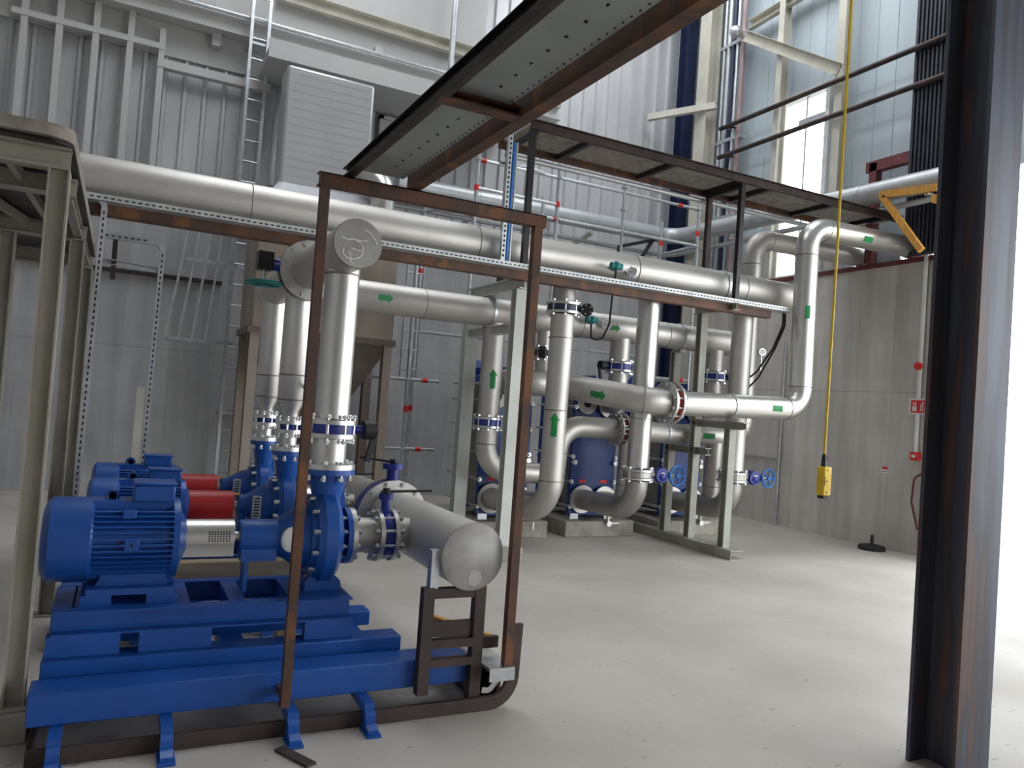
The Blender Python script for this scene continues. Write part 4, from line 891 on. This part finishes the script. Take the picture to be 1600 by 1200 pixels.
def pump_pipes():
    vx = 1.075; HZ = 2.40; RX = 1.71; SZ = .80
    for i, (y, big) in enumerate(zip(YP, (1, 0, 0))):
        nm = ('nearest', 'second', 'farthest')[i]; R = .095 if big else .055
        zf = 1.18
        t = pipe(f'short bright spool standing on the discharge flange of the {nm} pump', [(vx, y, zf), (vx, y, 1.345 if big else 1.30)], R, 0, 'steelb', name='spool_pipe')
        flange(t, (vx, y, zf+.014), (0, 0, 1), R, .15 if big else .105, .028)
        zv = 1.40 if big else 1.345
        valve(f'discharge valve with blue body above the {nm} pump', (vx, y, zv), (0, 0, 1), R, 'knob' if big else 'stub', (1, .1, 0) if big else (1, -.6, 0), nb=8, L=.10 if big else .085, Rf=.14 if big else .1)
        if big:
            pipe('tall stainless discharge riser of the nearest pump, right of the rusty post', [(vx, y, 1.455), (vx, y, HZ-.05)], R, 0, 'steelb', name='riser_pipe', welds=[((vx, y, 2.26), (0, 0, 1))])
        else:
            t = thing('riser_pipe', f'stainless discharge riser with reducer above the {nm} pump', 'pipe', (vx, y, 1.39))
            MB().lathe((vx, y, 0), (0, 0, 1), [(1.39, R), (1.45, R), (1.53, .095), (HZ-.05, .095)], 30).build('pipe_wall', 'steelb', t)
            for z in (1.53, 1.70): MB().torus((vx, y, z), (0, 0, 1), .095, .005).build('weld_seam', 'weld', t)
            if i == 1:
                MB().cyl((vx+.08, y-.06, 1.62), (vx+.12, y-.16, 1.62), .014, 10).build('tapping', 'weld', t)
                MB().sphere((vx+.13, y-.2, 1.62), .05).build('transmitter', 'teal', t)
        # suction
        Rs = .098 if big else .08; sx = vx+.136
        xv = 1.425
        t = pipe(f'short suction pipe leaving the {nm} pump', [(sx, y, .805), (xv-.055, y, .805)], Rs, 0, 'steeld', name='spool_pipe'); flange(t, (sx+.013, y, .805), (1, 0, 0), Rs, .155 if big else .13, .026)
        valve(f'suction valve with long black lever beside the {nm} pump', (xv, y, .805), (1, 0, 0), Rs, 'lever', (0, 0, 1), nb=10, L=.11, ldir=(1, -.05, 0))
        pipe(f'suction branch joining the {nm} pump valve to the suction header', [(xv+.06, y, .805), (RX-.12, y, .805)], Rs, 0, 'steeld', name='branch_pipe')
    # discharge header
    t = thing('discharge_header', 'stub header with a chalk-marked round end cap above the nearest pump', 'pipe', (1.06, 4.6, 2.26))
    MB().cyl((1.06, 3.98, 2.385), (1.07, 5.12, 2.39), .125, 36).build('pipe_wall', 'steel', t)
    c = MB().cyl((1.06, 3.965, 2.385), (1.06, 3.985, 2.385), .128, 40).build('end_cap', 'cap', t); MB().torus((1.06, 3.975, 2.385), (0, 1, 0), .126, .006).build('weld_seam', 'weld', t)
    ch = MB()
    def stroke(pts):
        ch.tube([(1.06+x, 3.9635, 2.385+z) for x, z in pts], .0045, .02, 6, 4)
    stroke([(-.092, .022), (-.06, .010), (-.03, .018), (.01, .014), (.052, .022)])
    stroke([(-.02, .016), (.012, .0), (.03, -.02), (.02, -.045), (-.01, -.035), (-.04, -.03)])
    stroke([(-.075, -.035), (-.082, -.06), (-.06, -.085), (-.02, -.085), (.012, -.07), (.03, -.04)])
    stroke([(-.05, -.045), (-.035, -.075), (-.045, -.1), (-.02, -.11)])
    stroke([(.025, .078), (.06, .06), (.088, .03), (.098, .005)])
    ch.build('chalk_marks', 'chalk', t)
    valve('large flanged butterfly valve in the discharge header with a teal handwheel', (1.07, 5.19, 2.39), (0, 1, 0), .12, 'none', (-1, 0, 0), 'bluew', 12, .13, Rf=.195)
    t = thing('valve_gear', 'black gearbox with a teal handwheel lying level, left of the discharge header', 'valve', (.82, 5.2, 2.1))
    MB().bx(.74, .84, 5.15, 5.26, 2.36, 2.48).build('gearbox', 'black', t, .008); MB().cyl((.84, 5.2, 2.42), (.9, 5.2, 2.41), .03, 12).build('stem', 'bluew', t)
    MB().cyl((.79, 5.2, 2.27), (.79, 5.2, 2.37), .012, 10).build('wheel_shaft', 'bolt', t)
    w = MB().torus((.79, 5.2, 2.275), (0, 0, 1), .11, .012, 32, 8); w.cyl((.79, 5.2, 2.26), (.79, 5.2, 2.29), .028, 12)
    for a in (0, PI*2/3, PI*4/3): w.cyl((.79, 5.2, 2.275), (.79+.11*math.cos(a), 5.2+.11*math.sin(a), 2.275), .01, 8)
    w.build('handwheel', 'teal', t)
    t = thing('discharge_header', 'rear half of the discharge header over the two far pump risers', 'pipe', (1.07, 6.0, 2.26))
    MB().lathe((1.07, 5.26, 2.39), (0, 1, 0), [(0, 0), (0, .125), (1.35, .125), (1.42, .09), (1.44, 0)], 32).build('pipe_wall', 'steel', t)
    # suction header
    t = thing('suction_header', 'wide stainless suction header with round end cap on a brown stand, front end', 'pipe', (RX, 4.3, SZ-.18))
    MB().cyl((RX, 3.68, SZ), (RX, 4.98, SZ), .172, 40).build('pipe_wall', 'steel', t)
    MB().lathe((RX, 3.68, SZ), (0, -1, 0), [(-.01, .172), (.0, .176), (.012, .176), (.016, .165), (.017, 0)], 40).build('end_cap', 'cap', t)
    MB().lathe((RX+.015, 3.663, SZ-.11), (0, -1, 0), [(0, .042), (.001, .042), (.0012, 0)], 8).build('stain', 'steeld', t)
    valve('large inline butterfly valve in the suction header with a lever on top', (RX, 5.06, SZ), (0, 1, 0), .168, 'lever', (0, 0, 1), 'bluew', 12, .15, Rf=.24, ldir=(-.6, .8, 0))
    t = thing('suction_header', 'rear half of the suction header behind its large butterfly valve', 'pipe', (RX, 6.0, SZ-.18))
    MB().lathe((RX, 5.14, SZ), (0, 1, 0), [(0, 0), (0, .172), (1.75, .172), (1.82, .12), (1.84, 0)], 40).build('pipe_wall', 'steeld', t)
    t = thing('pipe_stand', 'dark brown welded ladder-like stand under the suction header cap', 'stand', (RX, 3.71, 0))
    SX = RX-.015; ya, yb = 3.685, 3.74
    MB().bx(SX-.235, SX-.175, ya, yb, .10, .64).build('post', 'brown', t); MB().bx(SX+.055, SX+.115, ya, yb, 0, .64).build('post', 'brown', t)
    MB().bx(SX-.175, SX+.055, ya+.005, yb-.005, .585, .635).build('top_bar', 'brown', t)
    MB().bx(SX-.175, SX+.055, ya+.02, yb-.02, .385, .465).build('wide_plate', 'brown', t); MB().bx(SX-.175, SX+.055, ya, yb-.01, .33, .375).build('rung', 'brown', t)
    MB().bx(SX-.175, SX+.055, ya, yb-.01, .235, .275).build('rung', 'brown', t)
    MB().bx(SX-.20, SX-.155, 3.70, 3.75, .635, .83).build('side_lug', 'zinc', t)
pump_pipes()
def skids():
    # upper base under the nearest pump
    def base(y, lb, zlo):
        t = thing('pump_base_frame', lb, 'base frame', (.5, y, zlo), 'blue pump base frames')
        for yy in (y-.25, y+.25): MB().C((-.18, yy, .47), (1.19, yy, .47), .07, .11).build('channel', 'blue', t)
        for x in (-.15, .10, .36, .62, .92, 1.14): MB().bx(x-.04, x+.04, y-.22, y+.22, .43, .523).build('cross_member', 'blue', t)
        MB().bx(-.1, .36, y-.2, y+.2, .515, .5248).build('motor_plate', 'blue', t); MB().bx(.94, 1.19, y-.2, y+.2, .515, .5248).build('pump_plate', 'blue', t)
        for x0, x1 in ((-.2, .1), (.18, .50), (.95, 1.20)):
            for yy in (y-.25, y+.25): MB().bx(x0, x1, yy-.035, yy+.035, zlo, .415).build('leg', 'blue', t)
        return t
    base(4.3, 'blue base frame directly under the nearest pump', .322)
    base(5.44, 'blue base frame under the second pump', 0); base(6.40, 'blue base frame under the farthest pump', 0)
    t = thing('skid_frame', 'long low blue skid of wide beams on short legs at the front left', 'skid', (.75, 4.0, 0))
    MB().bx(-.235, 1.76, 3.745, 3.93, .125, .262).build('front_beam', 'blue', t, .006)
    MB().bx(-.21, 1.46, 3.97, 4.12, .235, .32).build('second_beam', 'blue', t, .006)
    MB().bx(-.21, 1.44, 4.48, 4.62, .235, .32).build('rear_beam', 'blue', t, .006)
    for x in (-.1, .65, 1.3): MB().bx(x-.06, x+.06, 3.9, 4.6, .18, .24).build('cross_tie', 'blue', t)
    for x in (-.12, .3, .83, 1.19):
        l = MB().prism([(3.52, 0), (3.63, 0), (3.63, .078), (3.84, .085), (3.84, .125), (3.60, .125), (3.60, .10), (3.57, .08), (3.57, .05), (3.52, .03)], x-.025, x+.025, 'X')
        l.bx(x-.035, x+.035, 3.5, 3.635, 0, .012); l.build('leg', 'blue', t)
    for x in (-.1, 1.25): MB().bx(x-.03, x+.03, 4.5, 4.6, 0, .235).build('leg', 'blue', t)
    solo('timber_beam', MB().bx(.30, 1.05, 4.82, 4.92, .46, .56).bx(.30, .38, 4.82, 4.92, 0, .46).bx(.97, 1.05, 4.82, 4.92, 0, .46), 'plank', 'pale weathered timber beam behind the nearest pump base', 'timber', bevel=.004)
    # edging of the pit / tray at the right end
    t = thing('edge_frame', 'dark brown floor edging before the blue skid, curling up at its right end', 'edging', (.8, 3.7, 0))
    MB().tube([(-.22, 3.66, .035), (1.98, 3.66, .035), (1.99, 3.66, .44)], .02, .13, square=(.012, .035), seg=6).build('edge_bar', 'brown', t)
    MB().bx(-.22, -.2, 3.7, 4.6, 0, .07).build('side_bar', 'brown', t)
    t = thing('end_platform', 'small galvanised plate platform with rusty sides under the right portal post', 'platform', (1.85, 3.9, 0))
    MB().bx(1.82, 1.965, 3.60, 4.15, .215, .232).build('plate', 'zinc', t)
    MB().bx(1.82, 1.965, 3.598, 3.606, .165, .215).build('front_lip', 'zinc', t)
    MB().bx(1.83, 1.85, 3.76, 4.2, .0, .214).build('side_plate', 'rust', t); MB().bx(1.93, 1.95, 3.72, 4.2, .0, .214).build('side_plate', 'rust', t)
    MB().bx(1.78, 1.96, 4.16, 4.19, .19, .30).build('end_plate', 'rust', t)
    MB().bar((1.78, 4.5, .27), (2.0, 3.95, .27), .035, .04).build('corner_bar', 'timber', t)
    MB().bx(1.80, 1.95, 3.78, 3.81, .28, .34).build('rear_bar', 'rustd', t)
    solo('plastic_strip', MB().tube([(1.83, 3.70, .09), (1.87, 3.695, .085), (1.91, 3.695, .13), (1.94, 3.70, .17)], .01, .03, square=(.004, .014)), 'white', 'curled white plastic strip tucked under the end platform', 'strip')
    solo('dark_slat', MB().bar((.76, 3.52, .006), (.86, 3.32, .006), .05, .012), 'brown', 'dark flat offcut lying on the floor in front of the skid', 'slat')  # thin dark slat laid flat, standing in for a dark mark on the floor
skids()

# ================================================================== FOREGROUND
def foreground():
    t = thing('foreground_column', 'huge dark mill-scale steel H column in the right foreground', 'column', (3.72, 2.38, 0))
    b = MB(); b.bx(3.575, 3.83, 2.475, 2.495, 0, 9.9); b.bx(3.575, 3.83, 2.245, 2.265, 0, 9.9); b.bx(3.695, 3.708, 2.265, 2.475, 0, 9.9)
    b.build('shaft', 'mill', t)
    t = thing('hoist_pendant', 'yellow hoist pendant control hanging on a yellow cable before the side wall', 'control', (4.63, 4.0, 1.09))
    x, y = 4.63, 4.0
    MB().tube([(x, y, 1.39), (x+.004, y, 3), (x-.004, y, 5), (x, y, 9.95)], .010, .3, 10).build('cable', 'yellow', t)
    MB().bx(x-.03, x+.05, y-.035, y+.035, 1.105, 1.315).build('box', 'yellow', t, .01)
    MB().bx(x-.02, x+.035, y-.028, y+.028, 1.082, 1.105).build('end_boot', 'dark', t, .005)
    MB().lathe((x, y, 1.315), (0, 0, 1), [(0, .022), (.01, .02), (.08, .015), (.09, .012)], 14).build('boot', 'dark', t)
    MB().tube([(x+.012, y-.0, 1.40), (x+.03, y, 1.39), (x+.03, y, 1.36), (x+.015, y, 1.345)], .004, .01, 8).build('strain_hook', 'dark', t)
    for z in (1.13, 1.21, 1.29): MB().cyl((x+.0, y-.038, z), (x+.0, y-.034, z), .006, 10).build('button', 'dark', t)
    MB().bx(x-.021, x-.015, y-.0362, y-.035, 1.18, 1.245).build('lettering', 'dark', t)
foreground()
